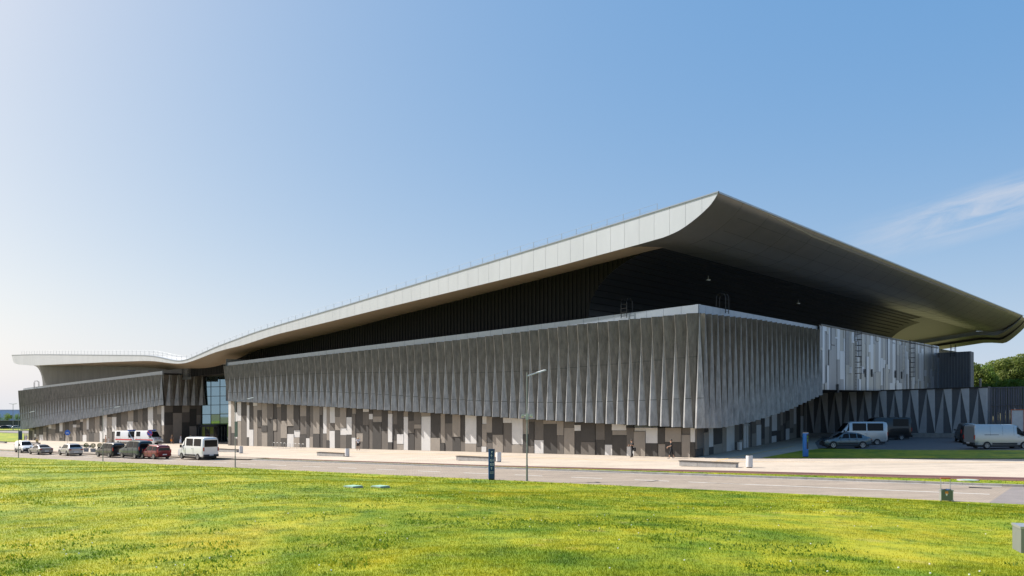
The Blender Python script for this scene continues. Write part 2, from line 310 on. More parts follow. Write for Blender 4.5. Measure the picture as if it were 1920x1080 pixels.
# ------------------------------------------------------------------ the hall: frame of reference
CX, CY = 17.8, 77.7; U = Vector((-.735, .678)); Wv = Vector((.665, .747))       # corner of the base wall; along the front, along the side
def WP(a, b, h):
    x = CX + U.x * a + Wv.x * b; y = CY + U.y * a + Wv.y * b; return (x, y, h + K * x)
def on_b(px, py, b):               # where the sight line meets the vertical plane b
    r = (px - 960) / F; x0, y0 = CX + Wv.x * b, CY + Wv.y * b
    a = (x0 - r * y0) / (r * U.y - U.x); Y = y0 + a * U.y
    return a, EYE + (yh(px) - py) / F * Y
def on_a(px, py, a):
    r = (px - 960) / F; x0, y0 = CX + U.x * a, CY + U.y * a
    b = (x0 - r * y0) / (r * Wv.y - Wv.x); Y = y0 + b * Wv.y
    return b, EYE + (yh(px) - py) / F * Y
class Line:                        # height along a facade, measured at a few points
    def __init__(s, pts, plane, f=on_b):
        q = sorted(f(x, y, plane) for x, y in pts); s.x = np.array([p[0] for p in q]); s.y = np.array([p[1] for p in q])
    def __call__(s, a, sm=0):
        if not sm: return float(np.interp(a, s.x, s.y))
        return float(np.mean([np.interp(a + d, s.x, s.y) for d in np.linspace(-sm, sm, 7)]))
HALL = thing('exhibition_hall', 'long grey exhibition hall with sweeping upturned roof and pleated concrete cladding', 'building', WP(0, 0, 0))

# ---- pleated cladding
def cladding(P, xs, top, bot, amp=.52, sgn=1):
    """xs: module edges from the picture's left to right; P(x, depth, h)."""
    NV = 7; jt = MB()
    for i in range(len(xs) - 1):
        x0, x1 = xs[i], xs[i + 1]; w = x1 - x0; xm = (x0 + x1) / 2
        ht, hb = top((x0 + x1) / 2), bot((x0 + x1) / 2); j = random.uniform(-.02, .02)
        vv = [k / (NV - 1) for k in range(NV)]; hs = [hb + (ht - hb) * v for v in vv]; fs = [min(.97, max(.0, (v - .06) / .94)) ** .9 for v in vv]
        A = MB(); B = MB()
        def secA(h, f): l, r = x0 + w * .47 * (1 - f), x0 + w * (.53 + .45 * f); return [P(l, -.06, h), P(l + (r - l) * .10, amp * f + .02, h), P(l + (r - l) * .15, amp * f + .02, h), P(r, -.12, h)]
        def secB(h, f): l, r = x0 + w * (.53 + .45 * f), x1 + w * .47 * (1 - f); d = amp * (1 - f) * .8 + .02; return [P(l, -.12, h), P(l + (r - l) * .42, d, h), P(l + (r - l) * .46, d, h), P(r, -.04, h)]
        A.grid([secA(h, f) for h, f in zip(hs, fs)]); A.poly(*secA(hs[-1], fs[-1]))
        B.grid([secB(h, f) for h, f in zip(hs, fs)]); B.poly(*secB(hs[0], fs[0]))
        vj = .24 + .05 * math.sin(i * .11)
        for q_, sec in ((vj, secB), (vj + .36, secA)):
            fq = max(0, (q_ - .06) / .94) ** .9; h_ = hb + (ht - hb) * q_; up_ = sec(h_ + .022, fq); dn_ = sec(h_ - .022, fq); o_ = (Vector(P(x0, .012, 0)) - Vector(P(x0, 0, 0))); jt.grid([[Vector(p) + o_ for p in dn_[1:]], [Vector(p) + o_ for p in up_[1:]]])
        mk('upper_pleat', A, M['clad'], HALL); mk('lower_pleat', B, M['clad_sky'], HALL)
    mk('panel_joints', jt, M['joint'], HALL, kind='stuff')
def backing(name, P, xs, lo, hi, d, m=None):
    return mk(name, MB().grid([[P(x, d, lo(x)) for x in xs], [P(x, d, hi(x)) for x in xs]]), m or M['joint'], HALL)
A1, A2, A3 = 91.6, 117.2, on_b(37.5, 800, -1)[0]
topR = Line(((380, 690), (432, 685.3), (880, 635.5), (1093, 608), (1300, 587.5), (1330, 584)), -1); botR = Line(((380, 750), (422, 752), (567, 760.5), (761, 771.7), (860, 778), (1100, 793), (1303, 803), (1330, 804)), -1)
topL = Line(((37.5, 732.5), (150, 719.5), (315, 701), (330, 699)), -1); botL = Line(((37.5, 806), (150, 786), (297.5, 760), (312, 758), (330, 756)), -1)
topS = Line(((1303, 587.5), (1330, 590), (1420, 600), (1535, 619), (1600, 629)), -1, on_a); botS = Line(((1303, 803), (1345, 802.5), (1378, 796), (1400, 792), (1470, 770), (1535, 740), (1560, 728)), -1, on_a)
PF = lambda x, d, h: WP(x, -1 - d, h)
PS = lambda x, d, h: WP(-1 - d, x, h)
BS = on_a(1536, 700, -1)[0]
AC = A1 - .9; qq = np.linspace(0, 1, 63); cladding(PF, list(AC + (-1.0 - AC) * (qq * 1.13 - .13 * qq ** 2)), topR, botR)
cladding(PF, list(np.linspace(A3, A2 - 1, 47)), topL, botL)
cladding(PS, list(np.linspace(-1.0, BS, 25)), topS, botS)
xr = list(np.linspace(-1, AC, 40)); xl = list(np.linspace(A2 - 1, A3, 30)); xs_ = list(np.linspace(-1, BS, 20))
for P, xx, lo, hi in ((PF, xr, botR, topR), (PF, xl, botL, topL), (PS, xs_, botS, topS)):
    backing('cladding_light_block', P, xx, lo, hi, -.3)  # hidden sheet added behind the pleats to block light
    mk('overhang_soffit', MB().grid([[P(x, .02, lo(x) + .03) for x in xx], [P(x, -9.0 if P is PS else -1.6, lo(x) + .06) for x in xx]]), M['joint'], HALL)
# return face of the far wing towards the entrance
PRt = lambda x, d, h: WP(A2 - 1 - d, x, h)
tR = lambda x: topL(A2); bR = lambda x: botL(A2) - .1
cladding(PRt, list(np.linspace(-1, 7.4, 6)), tR, bR, .5)
backing('cladding_light_block', PRt, [-1, 8], bR, tR, -.3); mk('overhang_soffit', MB().grid([[PRt(-1, 0, bR(0) + .02), PRt(8, 0, bR(0) + .02)], [PRt(-1, -1.4, bR(0) + .02), PRt(8, -1.4, bR(0) + .02)]]), M['joint'], HALL)
# return face of the near wing
mk('end_wall', MB().grid([[WP(AC, -1, h), WP(AC, 9, h)] for h in (botR(A1), 15)]), M['clad_sky'], HALL)

# ---- coping band above the cladding
def coping(P, x0, x1, n, lo, hi, thick=.35):
    e = np.linspace(x0, x1, n + 1); g = .012 * (1 if x1 > x0 else -1)
    for i in range(n):
        a, b = e[i] + g, e[i + 1] - g
        mb = MB(); q = [P(a, -.05, lo(a) - .25), P(b, -.05, lo(b) - .25), P(b, -.05, hi(b)), P(a, -.05, hi(a))]
        off = Vector(P(a, -.05 - thick, 0)) - Vector(P(a, -.05, 0)); mb.prism(q, off); mk('coping_panel', mb, M['coping'], HALL)
hiR = Line(((435, 678.6), (880, 624.5), (1300, 571.3), (1330, 568)), -.9); hiL = Line(((40, 729), (51, 727), (315, 694), (330, 692)), -.9)
H0 = hiR(-.9); hiS = lambda x: H0 - .004 * x
coping(lambda x, d, h: WP(x, -.85 - d, h), AC, -.9, 46, topR, hiR)
coping(lambda x, d, h: WP(x, -.85 - d, h), A3 - 2, A2 - 1, 36, topL, hiL)
coping(lambda x, d, h: WP(-.85 - d, x, h), -.9, BS, 20, topS, hiS)

# ---- base walls of staggered panels
TONES = ('p_light', 'p_mid', 'p_brown', 'p_dark')
def panels(P, x0, x1, top, seed, wmin, wmax, group_w=None, probs=(.18, .27, .28, .27)):
    rg = random.Random(seed); x = x0; sg = 1 if x1 > x0 else -1; last = None
    while (x1 - x) * sg > .25:
        w = rg.choice((wmin, (wmin + wmax) / 2, wmax)) * rg.uniform(.9, 1.1)
        xe = x + sg * w
        if (x1 - xe) * sg < .4: xe = x1
        ht = min(top(x), top(xe)) + .35; n = 1 if ht < 2 else rg.choice((2, 2, 3)) if ht < 5 else rg.choice((2, 3, 3))
        cuts = [0] + sorted(rg.uniform(.12, .9) for _ in range(n - 1)) + [1]
        cuts = [c for i, c in enumerate(cuts) if i == 0 or c == 1 or c - cuts[i - 1] > .1]
        prev = None; col_ = []
        for i in range(len(cuts) - 1):
            hm = (cuts[i] + cuts[i + 1]) / 2 * ht; side_ = [c[2] for c in (last or []) if c[0] <= hm <= c[1]]
            tn = rg.choices(TONES, probs)[0]
            while tn == prev or tn in side_: tn = rg.choice(TONES) if rg.random() < .2 else rg.choices(TONES, probs)[0]
            col_.append((cuts[i] * ht, cuts[i + 1] * ht, tn))
            prev = tn; h0, h1 = cuts[i] * ht + .018, cuts[i + 1] * ht - .018; d = rg.uniform(.03, .16); g = .02 * sg
            mb = MB().prism([P(x + g, -.02, h0), P(xe - g, -.02, h0), P(xe - g, -.02, h1), P(x + g, -.02, h1)], Vector(P(x, d, 0)) - Vector(P(x, -.02, 0)))
            mk('wall_panel', mb, M[tn], HALL)
        x = xe; last = col_
PW = lambda x, d, h: WP(x, -d, h)
SD = Vector((.507, .862)); SN = Vector((.862, -.507))
def PB(x, d, h): X = CX + SD.x * x + SN.x * d; Y = CY + SD.y * x + SN.y * d; return (X, Y, h + K * X)
panels(PW, A1, 0, botR, 3, .9, 1.85); panels(PW, A3 - 4, A2, botL, 5, 1.7, 3.0)
tS2 = lambda x: 3.0 + max(0, x - 10) * .075 + .2
panels(PB, 0, 56, tS2, 9, 1.7, 3.0, probs=(.14, .22, .24, .40))
panels(lambda x, d, h: WP(A2 - d, x, h), 0, 7.5, bR, 11, 1.2, 2.0, probs=(.02, .12, .36, .5))
backing('wall', PW, list(np.linspace(0, A1, 30)), lambda x: 0, lambda x: botR(x) + .6, -.03); backing('wall', PW, list(np.linspace(A2, A3 - 4, 30)), lambda x: 0, lambda x: botL(x) + .6, -.03)
backing('wall', PB, list(np.linspace(0, 57, 30)), lambda x: 0, lambda x: tS2(x) + 3.5, -.03); backing('wall', lambda x, d, h: WP(A2 - d, x, h), [0, 8], lambda x: 0, bR, -.03)
mk('end_wall', MB().grid([[WP(A1, 0, h), WP(A1, 9, h)] for h in (0, 9)]), M['p_brown'], HALL)
# glazed side door in the shaded wall
sd = mk('side_door', MB().prism([PB(17.5, .07, .02), PB(20.5, .07, .02), PB(20.5, .07, 2.7), PB(17.5, .07, 2.7)], Vector(PB(0, .05, 0)) - Vector(PB(0, 0, 0))), M['glass_d'], HALL)
fr = MB()
for x in (17.5, 19, 20.5): fr.box(PB(x, .13, 1.35), (SD.x * .05, SD.y * .05, 0), (SN.x * .05, SN.y * .05, 0), (0, 0, 1.35))
fr.box(PB(19, .13, 2.7), (SD.x * 1.5, SD.y * 1.5, 0), (SN.x * .05, SN.y * .05, 0), (0, 0, .06)); mk('door_frame', fr, M['steel'], sd)

# ---- upper (clerestory) wall, low roofs, unseen boxes that stop light
topC = Line(((80, 685.5), (150, 686), (250, 687.5), (287, 690), (317, 694.5), (436, 677), (483, 656), (567, 637), (650, 617.5), (733, 595), (789, 581), (1247, 463)), 3)
AS, AE = on_b(1247, 463, 3)[0], on_b(80, 700, 3)[0]                # right-hand and left-hand ends of the clerestory
a_lo, h_lo = on_b(1100, 590, 3); HS = on_b(1247, 463, 3)[1]
def arc(a):                        # scooped end wall: height of the curve at a
    f = min(1, max(0, (a - AS) / (a_lo - AS))); return h_lo - .8 + (HS - h_lo + .8) * math.sqrt(max(0, 1 - f * f)) 
cw = MB(); aa = sorted(set(list(np.linspace(AS, a_lo, 24)) + list(np.linspace(a_lo, 116, 60))))
cw.grid([[WP(a, 3, arc(a) if a < a_lo else 13.0) for a in aa], [WP(a, 3, topC(a)) for a in aa]])
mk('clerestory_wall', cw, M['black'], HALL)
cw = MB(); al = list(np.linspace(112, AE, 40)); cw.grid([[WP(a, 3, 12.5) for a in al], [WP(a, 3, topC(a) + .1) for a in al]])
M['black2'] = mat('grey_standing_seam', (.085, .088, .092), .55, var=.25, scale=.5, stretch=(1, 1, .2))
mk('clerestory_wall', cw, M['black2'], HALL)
rb = MB()
for a in np.arange(AS + .5, 112, .62):
    lo = arc(a) + .05 if a < a_lo else 13
    if topC(a) - lo > .15: rb.prism([WP(a, 2.99, lo), WP(a + .06, 2.99, lo), WP(a + .06, 2.99, topC(a) - .02), WP(a, 2.99, topC(a) - .02)], Vector(WP(0, -.09, 0)) - Vector(WP(0, 0, 0)))
tag(mk('seam_ribs', rb, M['blackrib'], HALL), kind='stuff')
lr = MB(); xx = list(np.linspace(-.8, A1 + 1, 30)); lr.grid([[WP(a, -.8, topR(a) + .4) for a in xx], [WP(a, 3.1, topR(a) + .4) for a in xx]])
xx = list(np.linspace(A2 - .8, A3 - 2, 20)); lr.grid([[WP(a, -.8, topL(a) + .3) for a in xx], [WP(a, 3.1, topL(a) + .3) for a in xx]])
yy = list(np.linspace(-.8, 104, 20)); lr.grid([[WP(-.8, b, H0 - .35) for b in yy], [WP(a_lo + 1, b, H0 - .35) for b in yy]]); mk('low_roof', lr, M['deck'], HALL)
# scooped dark wall under the side canopy
sc = MB(); tt = np.linspace(0, math.pi / 2, 16); prof = [(AS + (a_lo - AS) * math.sin(t), h_lo - .8 + (HS - h_lo + .8) * math.cos(t)) for t in tt]
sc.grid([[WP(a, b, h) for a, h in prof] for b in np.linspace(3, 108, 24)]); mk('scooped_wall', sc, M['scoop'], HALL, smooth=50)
rb = MB()
for a, h in prof[1:]: rb.tube([WP(a - .05, b, h - .03) for b in (3, 40, 104)], .04, 5)
tag(mk('scoop_ribs', rb, M['blackrib'], HALL), kind='stuff')
AE2, hE2 = on_b(62, 686, 3)
hEb = on_b(80, 724, 3)[1]
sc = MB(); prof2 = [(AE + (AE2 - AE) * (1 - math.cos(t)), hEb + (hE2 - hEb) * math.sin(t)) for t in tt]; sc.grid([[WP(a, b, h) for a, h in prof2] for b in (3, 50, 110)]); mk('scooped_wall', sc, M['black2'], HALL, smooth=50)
mk('scoop_edge', MB().poly(*[WP(a, 3, h) for a, h in prof2], WP(AE, 3, hE2)), M['black2'], HALL)
core = MB().prism([WP(18, 10, 0), WP(A1 - 1, 10, 0), WP(A1 - 1, 100, 0), WP(18, 100, 0)], (0, 0, 12.5)); core.prism([WP(15, 4, 0), WP(18.2, 4, 0), WP(18.2, 96, 0), WP(15, 96, 0)], (0, 0, 12)); core.prism([WP(2, 1, 8), WP(A1, 1, 8), WP(A1, 10, 8), WP(2, 10, 8)], (0, 0, 4)); core.prism([WP(A2 + .6, 1, 4), WP(A3 - 3, 1, 4), WP(A3 - 3, 100, 4), WP(A2 + .6, 100, 4)], (0, 0, 8)); mk('light_block_fill', core, M['core'], HALL)  # boxes added inside the hall, out of sight, to stop light

# ---- roof
FTl = Line(((22, 666), (60, 665), (100, 665), (200, 666), (270, 666.6), (289, 668), (309, 672.4), (326, 676.6), (340, 677.6), (353, 674), (367, 668), (387, 659), (406, 650.5), (426, 643), (450, 634), (480, 623), (539, 605), (630, 578.5), (1050, 452), (1161, 418), (1347.5, 360)), -3)
FBl = Line(((22.5, 667), (24, 676), (27, 681), (34, 683.5), (60, 685.5), (125, 682.5), (200, 679), (270, 676.6), (289, 677), (309, 679.6), (326, 681.8), (340, 682), (353, 679.6), (374, 672), (400, 661.5), (426, 654), (452, 648), (480, 639), (511, 628.6), (622, 602), (710, 580), (1050, 498), (1161, 468), (1200, 457.5), (1244, 445), (1258, 439.5), (1272, 433), (1286, 424), (1300, 413.6), (1314, 402), (1328, 388.6), (1337, 378), (1344.5, 366), (1347, 361)), -3)
AT, HT = on_b(1347.5, 360, -3); AL = on_b(22, 666, -3)[0]
ft = lambda a: FTl(a, 2.2 if a > 20 else 0); fb = lambda a: FBl(a, 2.0 if 20 < a < 180 else 0)
edges = sorted(set([AT + .02] + list(np.arange(AT + 1.7, AL - 1, 1.72)) + [AL]))
for i in range(len(edges) - 1):
    a0, a1 = edges[i] + .011, edges[i + 1] - .011; n = 6 if (a0 < 4 or 75 < a0 < 125 or a0 > 180) else 2
    q = np.linspace(a0, a1, n); mb = MB(); up = [WP(a, -3, max(ft(a), fb(a) + .03)) for a in q]; dn = [WP(a, -3, fb(a)) for a in q]
    mb.prism(dn + up[::-1], Vector(WP(0, .12, 0)) - Vector(WP(0, 0, 0))); mk('fascia_panel', mb, M['fascia'], HALL)
aa = list(np.linspace(AT + .02, 20, 30)) + list(np.linspace(22, AL, 140))
mk('fascia_backing', MB().grid([[WP(a, -2.86, fb(a) + .02) for a in aa], [WP(a, -2.86, max(ft(a), fb(a)) - .01) for a in aa]]), M['fascia'], HALL)
# coping roll along the roof edge, and the roof itself
mk('roof_edge_trim', MB().grid([[WP(a, -3.06, ft(a) - .02) for a in aa], [WP(a, -3.06, ft(a) + .10) for a in aa], [WP(a, -2.7, ft(a) + .10) for a in aa]]), M['coping'], HALL)
DB = 128.0
mk('roof', MB().grid([[WP(a, b, ft(a) + .05 - (0 if b < 0 else .6 * min(1, b / 20))) for a in aa] for b in (-2.9, 2, 20, 60, DB)]), M['deck'], HALL)
# front soffit from fascia to clerestory, dipping to the entrance
def cb(a): return 3 + 4.6 * max(0, 1 - abs((a - 110) / 15.0)) ** .7 if 95 < a < 125 else 3.0
gapx = [(317, 694.5, 3.6), (337, 700, 5.6), (354, 704.5, 7.0), (374, 707, 7.5), (383, 704, 7.2), (400, 698, 6), (419, 689, 4.4), (436, 677.6, 3.0)]
ga = sorted((on_b(x, y, b)[0], on_b(x, y, b)[1], b) for x, y, b in gapx); gA = [g[0] for g in ga]
def inner(a):
    if gA[0] < a < gA[-1]: return float(np.mean([np.interp(a + d, gA, [g[2] for g in ga]) for d in (-2, -1, 0, 1, 2)])), float(np.mean([np.interp(a + d, gA, [g[1] for g in ga]) for d in (-1.5, -.7, 0, .7, 1.5)]))
    return 3.0, topC(a, 1.5)
sf = MB(); ss = list(np.linspace(AS - .3, 80, 60)) + list(np.linspace(81, 128, 80)) + list(np.linspace(129, AE, 40))
rows = []
for a in ss:
    b1, h1 = inner(a); h0 = fb(a); row = []
    for f in np.linspace(0, 1, 9):
        dip = (h1 - h0); row.append(WP(a, -3 + (b1 + 3.05) * f, h0 + dip * (f ** 1.35 if dip < 0 else f) + .01))
    rows.append(row)
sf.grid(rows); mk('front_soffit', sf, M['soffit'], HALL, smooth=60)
lf = list(np.linspace(AE - .5, AL - .2, 16)); mk('end_soffit', MB().grid([[WP(a, b, fb(a) + .02 + (0 if a < AL - 2 else 0)) for a in lf] for b in (-3, 20, 60, 110)]), M['soffit'], HALL)
# dark ceiling behind the dip, down to the glazing
mk('entrance_ceiling', MB().grid([[WP(a, inner(a)[0] - .1, inner(a)[1] - .02) for a in np.linspace(91, 119, 20)], [WP(a, 9.5, 13.35) for a in np.linspace(91, 119, 20)]]), M['p_dark'], HALL)
# side canopy: the soffit sweeps up to a sharp eave and droops at its far end
pr = [(AT, HT), (AT + .25, HT - .5)] + [on_b(x, y, -3) for x, y in ((1337, 378), (1328, 388.6), (1314, 402), (1300, 413.6), (1286, 424), (1272, 433), (1258, 439.5), (1244, 445))] + [(AS - 1.2, HS - .15), (AS + .6, HS)]
BE = on_a(1919, 570, AT)[0]
bb = list(np.linspace(-3, BE, 60))
bb = [-3, -2, -1, 0, 1, 2, 3] + bb[4:]
def can_h(a, b, h): k = min(1, max(0, (b + 3) / 6)); return h if a < 1.5 else fb(a) * (1 - k) + h * k
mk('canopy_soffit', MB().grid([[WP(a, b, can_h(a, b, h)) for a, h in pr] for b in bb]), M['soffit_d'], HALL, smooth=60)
mk('canopy_eave', MB().grid([[WP(AT - .03, b, HT - .10), WP(AT - .03, b, HT + .06), WP(AT + .6, b, HT + .10)] for b in bb]), M['steel'], HALL)
sm_ = MB()
for i_ in (3, 5, 7, 9):
    a, h = pr[i_]; sm_.tube([WP(a, b, can_h(a, b, h) - .005) for b in bb[6:]], .014, 4, False)
for b in np.arange(2, BE, 6): sm_.tube([WP(a, b, h - .005) for a, h in pr], .010, 4, False)
tag(mk('soffit_seams', sm_, M['scoop'], HALL), kind='stuff')
# far end of the canopy: the rear soffit steps down in two rolled lips behind the hall
prE = pr[:-1] + [(a, HS - .10 * (a - AS)) for a in np.linspace(AS + .6, 26, 14)]
def drop(a): f = min(1, max(0, (a - AT) / 5)); return f
def rear(rows_, m, nm): mk(nm, MB().grid([[WP(a + 0 * db, BE + db - 2.2 * (1 - drop(a)) * (1 if db > 0 else 0), h - dh * (.35 + .65 * drop(a))) for a, h in prE] for db, dh in rows_]), m, HALL, smooth=40)
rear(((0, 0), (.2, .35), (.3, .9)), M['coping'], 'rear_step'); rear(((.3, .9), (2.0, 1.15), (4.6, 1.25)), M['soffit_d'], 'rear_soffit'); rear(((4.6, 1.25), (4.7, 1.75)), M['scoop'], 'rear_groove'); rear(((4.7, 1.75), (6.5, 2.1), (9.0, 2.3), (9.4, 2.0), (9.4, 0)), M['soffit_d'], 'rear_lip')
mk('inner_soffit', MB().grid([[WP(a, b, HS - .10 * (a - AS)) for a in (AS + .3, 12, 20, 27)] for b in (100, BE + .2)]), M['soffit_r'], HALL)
# small flood lights under the canopy
for px, py in ((1328, 525), (1497, 569)):
    r = (px - 960) / F; b, h = on_a(px, py, 6.5); h = min(h, 21.0)
    p = Vector(WP(6.5, b, h)); mb = MB().box(p, (.2, .08, 0), (-.05, .1, 0), (0, 0, .05)); mb.tube([p, p + Vector((0, 0, .5))], .02, 5); mk('flood_light', mb, M['lampw'], HALL)

# ---- railing on the roof edge
rl = MB(); prev = None
for a in np.arange(AT + 7, AL - 5, 2.0):
    p = Vector(WP(a, -2.2, ft(a) + .05)); q = p + Vector((0, 0, .95)); rl.tube([p, q], .022, 4, False)
    pass
    if prev:
        for k in (.5, 1.0): rl.tube([prev[0].lerp(prev[1], k), p.lerp(q, k)], .011, 4, False)
    prev = (p, q)
mk('roof_railing', rl, M['pole'], HALL)
# ladders: hooped tops over the coping, long ladders on the metal wall
def ladder(p, d, nrm, h0, h1, hoop):
    p, d, nrm = Vector(p), Vector(d).normalized(), Vector(nrm).normalized(); mb = MB()
    for s in (-.35, .35):
        path = [p + d * s + Vector((0, 0, h0)), p + d * s + Vector((0, 0, h1))]
        if hoop: path += [p + d * s + nrm * -.15 + Vector((0, 0, h1 + .35)), p + d * s + nrm * -.6 + Vector((0, 0, h1 + .45)), p + d * s + nrm * -1.0 + Vector((0, 0, h1 + .2)), p + d * s + nrm * -1.05 + Vector((0, 0, h1 - 1.0))]
        mb.tube(path, .045, 6)
    for z in np.arange(h0 + .2, h1, .4): mb.tube([p + d * -.35 + Vector((0, 0, z)), p + d * .35 + Vector((0, 0, z))], .025, 5)
    return mb
U3, W3 = Vector((U.x, U.y, 0)), Vector((Wv.x, Wv.y, 0))
def roof_hoop(a, b, d, n, h): 
    x, y, z = WP(a, b, 0); mk('roof_ladder', ladder((x, y, z), d, n, h - .5, h + 1.1, True), M['ladder'], HALL)
a_, _ = on_b(1172, 590, -.9); roof_hoop(a_, -1.1, U3, -W3, hiR(a_)); b_, _ = on_a(1360, 575, -.9); roof_hoop(-1.1, b_, W3, -U3, H0)
a_, _ = on_b(66, 728, -.9); roof_hoop(a_, -1.1, U3, -W3, hiL(a_))

# ---- metal wall of staggered strips above the service yard
HM = 6.75; rg = random.Random(21); b = BS; bend = on_a(1757, 660, -1)[0]
cnt = 0
while b < bend:
    w = rg.choice((.75, 1.0, 1.35)); n = rg.choice((2, 3, 3)) ; cuts = [0] + sorted(rg.uniform(.08, .92) for _ in range(n - 1)) + [1]; prev = None
    for i in range(n):
        tn = rg.choices(('m1', 'm2', 'm3'), (.4, .25, .35))[0]
        while tn == prev: tn = rg.choice(('m1', 'm2', 'm3'))
        prev = tn; h0, h1 = HM + (H0 - HM) * cuts[i] + .015, HM + (H0 - HM) * cuts[i + 1] - .015
        if h1 - h0 < .15: continue
        mb = MB().prism([WP(-1, b + .015, h0), WP(-1, b + w - .015, h0), WP(-1, b + w - .015, h1), WP(-1, b + .015, h1)], Vector(WP(-rg.uniform(.03, .14), 0, 0)) - Vector(WP(0, 0, 0)))
        mk('metal_strip', mb, M[tn], HALL); cnt += 1
    b += w
mk('metal_wall', MB().grid([[WP(-.98, b, HM), WP(-.98, b, H0)] for b in (BS, bend)]), M['joint'], HALL)
mk('metal_wall_coping', MB().prism([WP(-.9, BS, H0), WP(-1.25, BS, H0), WP(-1.25, bend, H0 - .4), WP(-.9, bend, H0 - .4)], (0, 0, .15)), M['mull'], HALL)
mk('metal_wall_sill', MB().grid([[WP(-1.1, b, HM), WP(14, b, HM)] for b in (BS - 1, bend)]), M['joint'], HALL)
for px in (1598, 1700):
    b_, _ = on_a(px, 680, -1); x, y, z = WP(-1.5, b_, 0); mk('wall_ladder', ladder((x, y, z), W3, -U3, HM, H0 + .1, False), M['ladder'], HALL)
    cg = MB()
    for h in np.arange(9, H0, .75): 
        cg.tube([WP(-1.5 - .75 * math.sin(t), b_ + .42 * math.cos(t) * -1, h) for t in np.linspace(0, math.pi, 7)], .03, 4, False)
    for t_ in (0, math.pi * .3, math.pi * .5, math.pi * .7, math.pi): cg.tube([WP(-1.5 - .75 * math.sin(t_), b_ - .42 * math.cos(t_), h) for h in (9, H0)], .02, 4, False)
    mk('ladder_cage', cg, M['ladder'], HALL)
for px, py in ((1570, 729), (1622, 700), (1634, 700), (1679, 702), (1690, 704)):
    b_, h_ = on_a(px, py, -1.16); mk('wall_vent', MB().prism([WP(-1.14, b_, h_ - .5), WP(-1.14, b_ + .5, h_ - .5), WP(-1.14, b_ + .5, h_ + .6), WP(-1.14, b_, h_ + .6)], Vector(WP(-.06, 0, 0)) - Vector(WP(0, 0, 0))), M['m4'], HALL)
# dark ribbed annex beyond the metal wall
ax0 = Vector(WP(-1, bend + 1.0, 0)); dx, dy = Vector((.80, -.60, 0)), Vector((.60, .80, 0))
q = [ax0, ax0 + dx * 4.9, ax0 + dx * 4.9 + dy * 4, ax0 + dy * 4]
top_h = EYE + (755 - 661) / F * ax0.y
mb = MB().prism([(p.x, p.y, K * p.x + 2) for p in q], (0, 0, top_h - 2)); mk('annex', mb, M['annex'], HALL)
rb = MB()
for s in np.arange(.2, 4.8, .45): p = ax0 + dx * s - dy * .06; rb.box((p.x, p.y, K * p.x + 2 + (top_h - 2) / 2), dx * .06, dy * .08, (0, 0, (top_h - 2) / 2 - .05))
tag(mk('annex_ribs', rb, M['black2'], HALL), kind='stuff')
x, y, z = ax0 + dx * 2.2 - dy * .2; mk('roof_ladder', ladder((x, y, K * x), dx, -dy, top_h - .8, top_h + .9, True), M['ladder'], HALL)

# ---- entrance: glass curtain wall and revolving door
GY = 163.0                      # the glazing stands square to the lawn
def GW(x, d, h): return (x, GY - d, h + K * x)
gx = lambda px: (px - 960) / F * GY
cols = [gx(x) for x in (348, 363.5, 379, 395.5, 412.5, 429, 445)]
rowsH = [0.02, 3.7, 5.6, 7.5, 9.3, 11.2, 13.3]
glw = mk('curtain_wall', MB().grid([[GW(cols[0], -.12, h), GW(cols[-1], -.12, h)] for h in (0, 13.6)]), M['core'], HALL)
for i in range(len(cols) - 1):
    for j in range(len(rowsH) - 1):
        a0, a1 = cols[i] + .05, cols[i + 1] - .05; h0, h1 = rowsH[j] + .05, rowsH[j + 1] - .05; t1 = random.uniform(-.02, .02); t2 = random.uniform(-.012, .012)
        mk('pane', MB().poly(GW(a0, 0, h0), GW(a1, t1, h0), GW(a1, t1 + t2, h1), GW(a0, t2, h1)), M['glass'], glw)
ml = MB()
for a in cols: ml.box(GW(a, .02, 6.75), (.05, 0, 0), (0, .06, 0), (0, 0, 6.75))
for h in rowsH[1:]: ml.box(GW((cols[0] + cols[-1]) / 2, .03, h), ((cols[-1] - cols[0]) / 2, 0, K * (cols[-1] - cols[0]) / 2), (0, .06, 0), (0, 0, .05))
mk('mullion', ml, M['mull'], glw)
ac = (gx(368) + gx(426)) / 2; rx = (gx(426) - gx(368)) / 2; dr = MB(); seg = 24
def oval(t, h, k=1): return GW(ac + rx * k * math.cos(t), 2.4 * k * math.sin(t), h)
ts = np.linspace(0, math.pi, seg)
dr.grid([[oval(t, 3.1), oval(t, 3.6)] for t in ts]); dr.grid([[oval(t, 3.6), GW(ac + rx * math.cos(t), 0, 3.6)] for t in ts]); dr.grid([[oval(t, 3.1), GW(ac + rx * math.cos(t), 0, 3.1)] for t in ts])
rd = mk('revolving_door', dr, M['mull'], HALL, smooth=50)
tp = np.linspace(.03, math.pi - .03, 12)
for t in tp: p = Vector(oval(t, 1.55, .97)); mk('door_post', MB().box(p, (.06, 0, 0), (0, .06, 0), (0, 0, 1.55)), M['mull'], rd)
for t, t2 in zip(tp[:-1], tp[1:]): mk('door_glass', MB().poly(oval(t + .02, .05, .95), oval(t2 - .02, .05, .95), oval(t2 - .02, 3.08, .95), oval(t + .02, 3.08, .95)), M['glass_d'], rd)

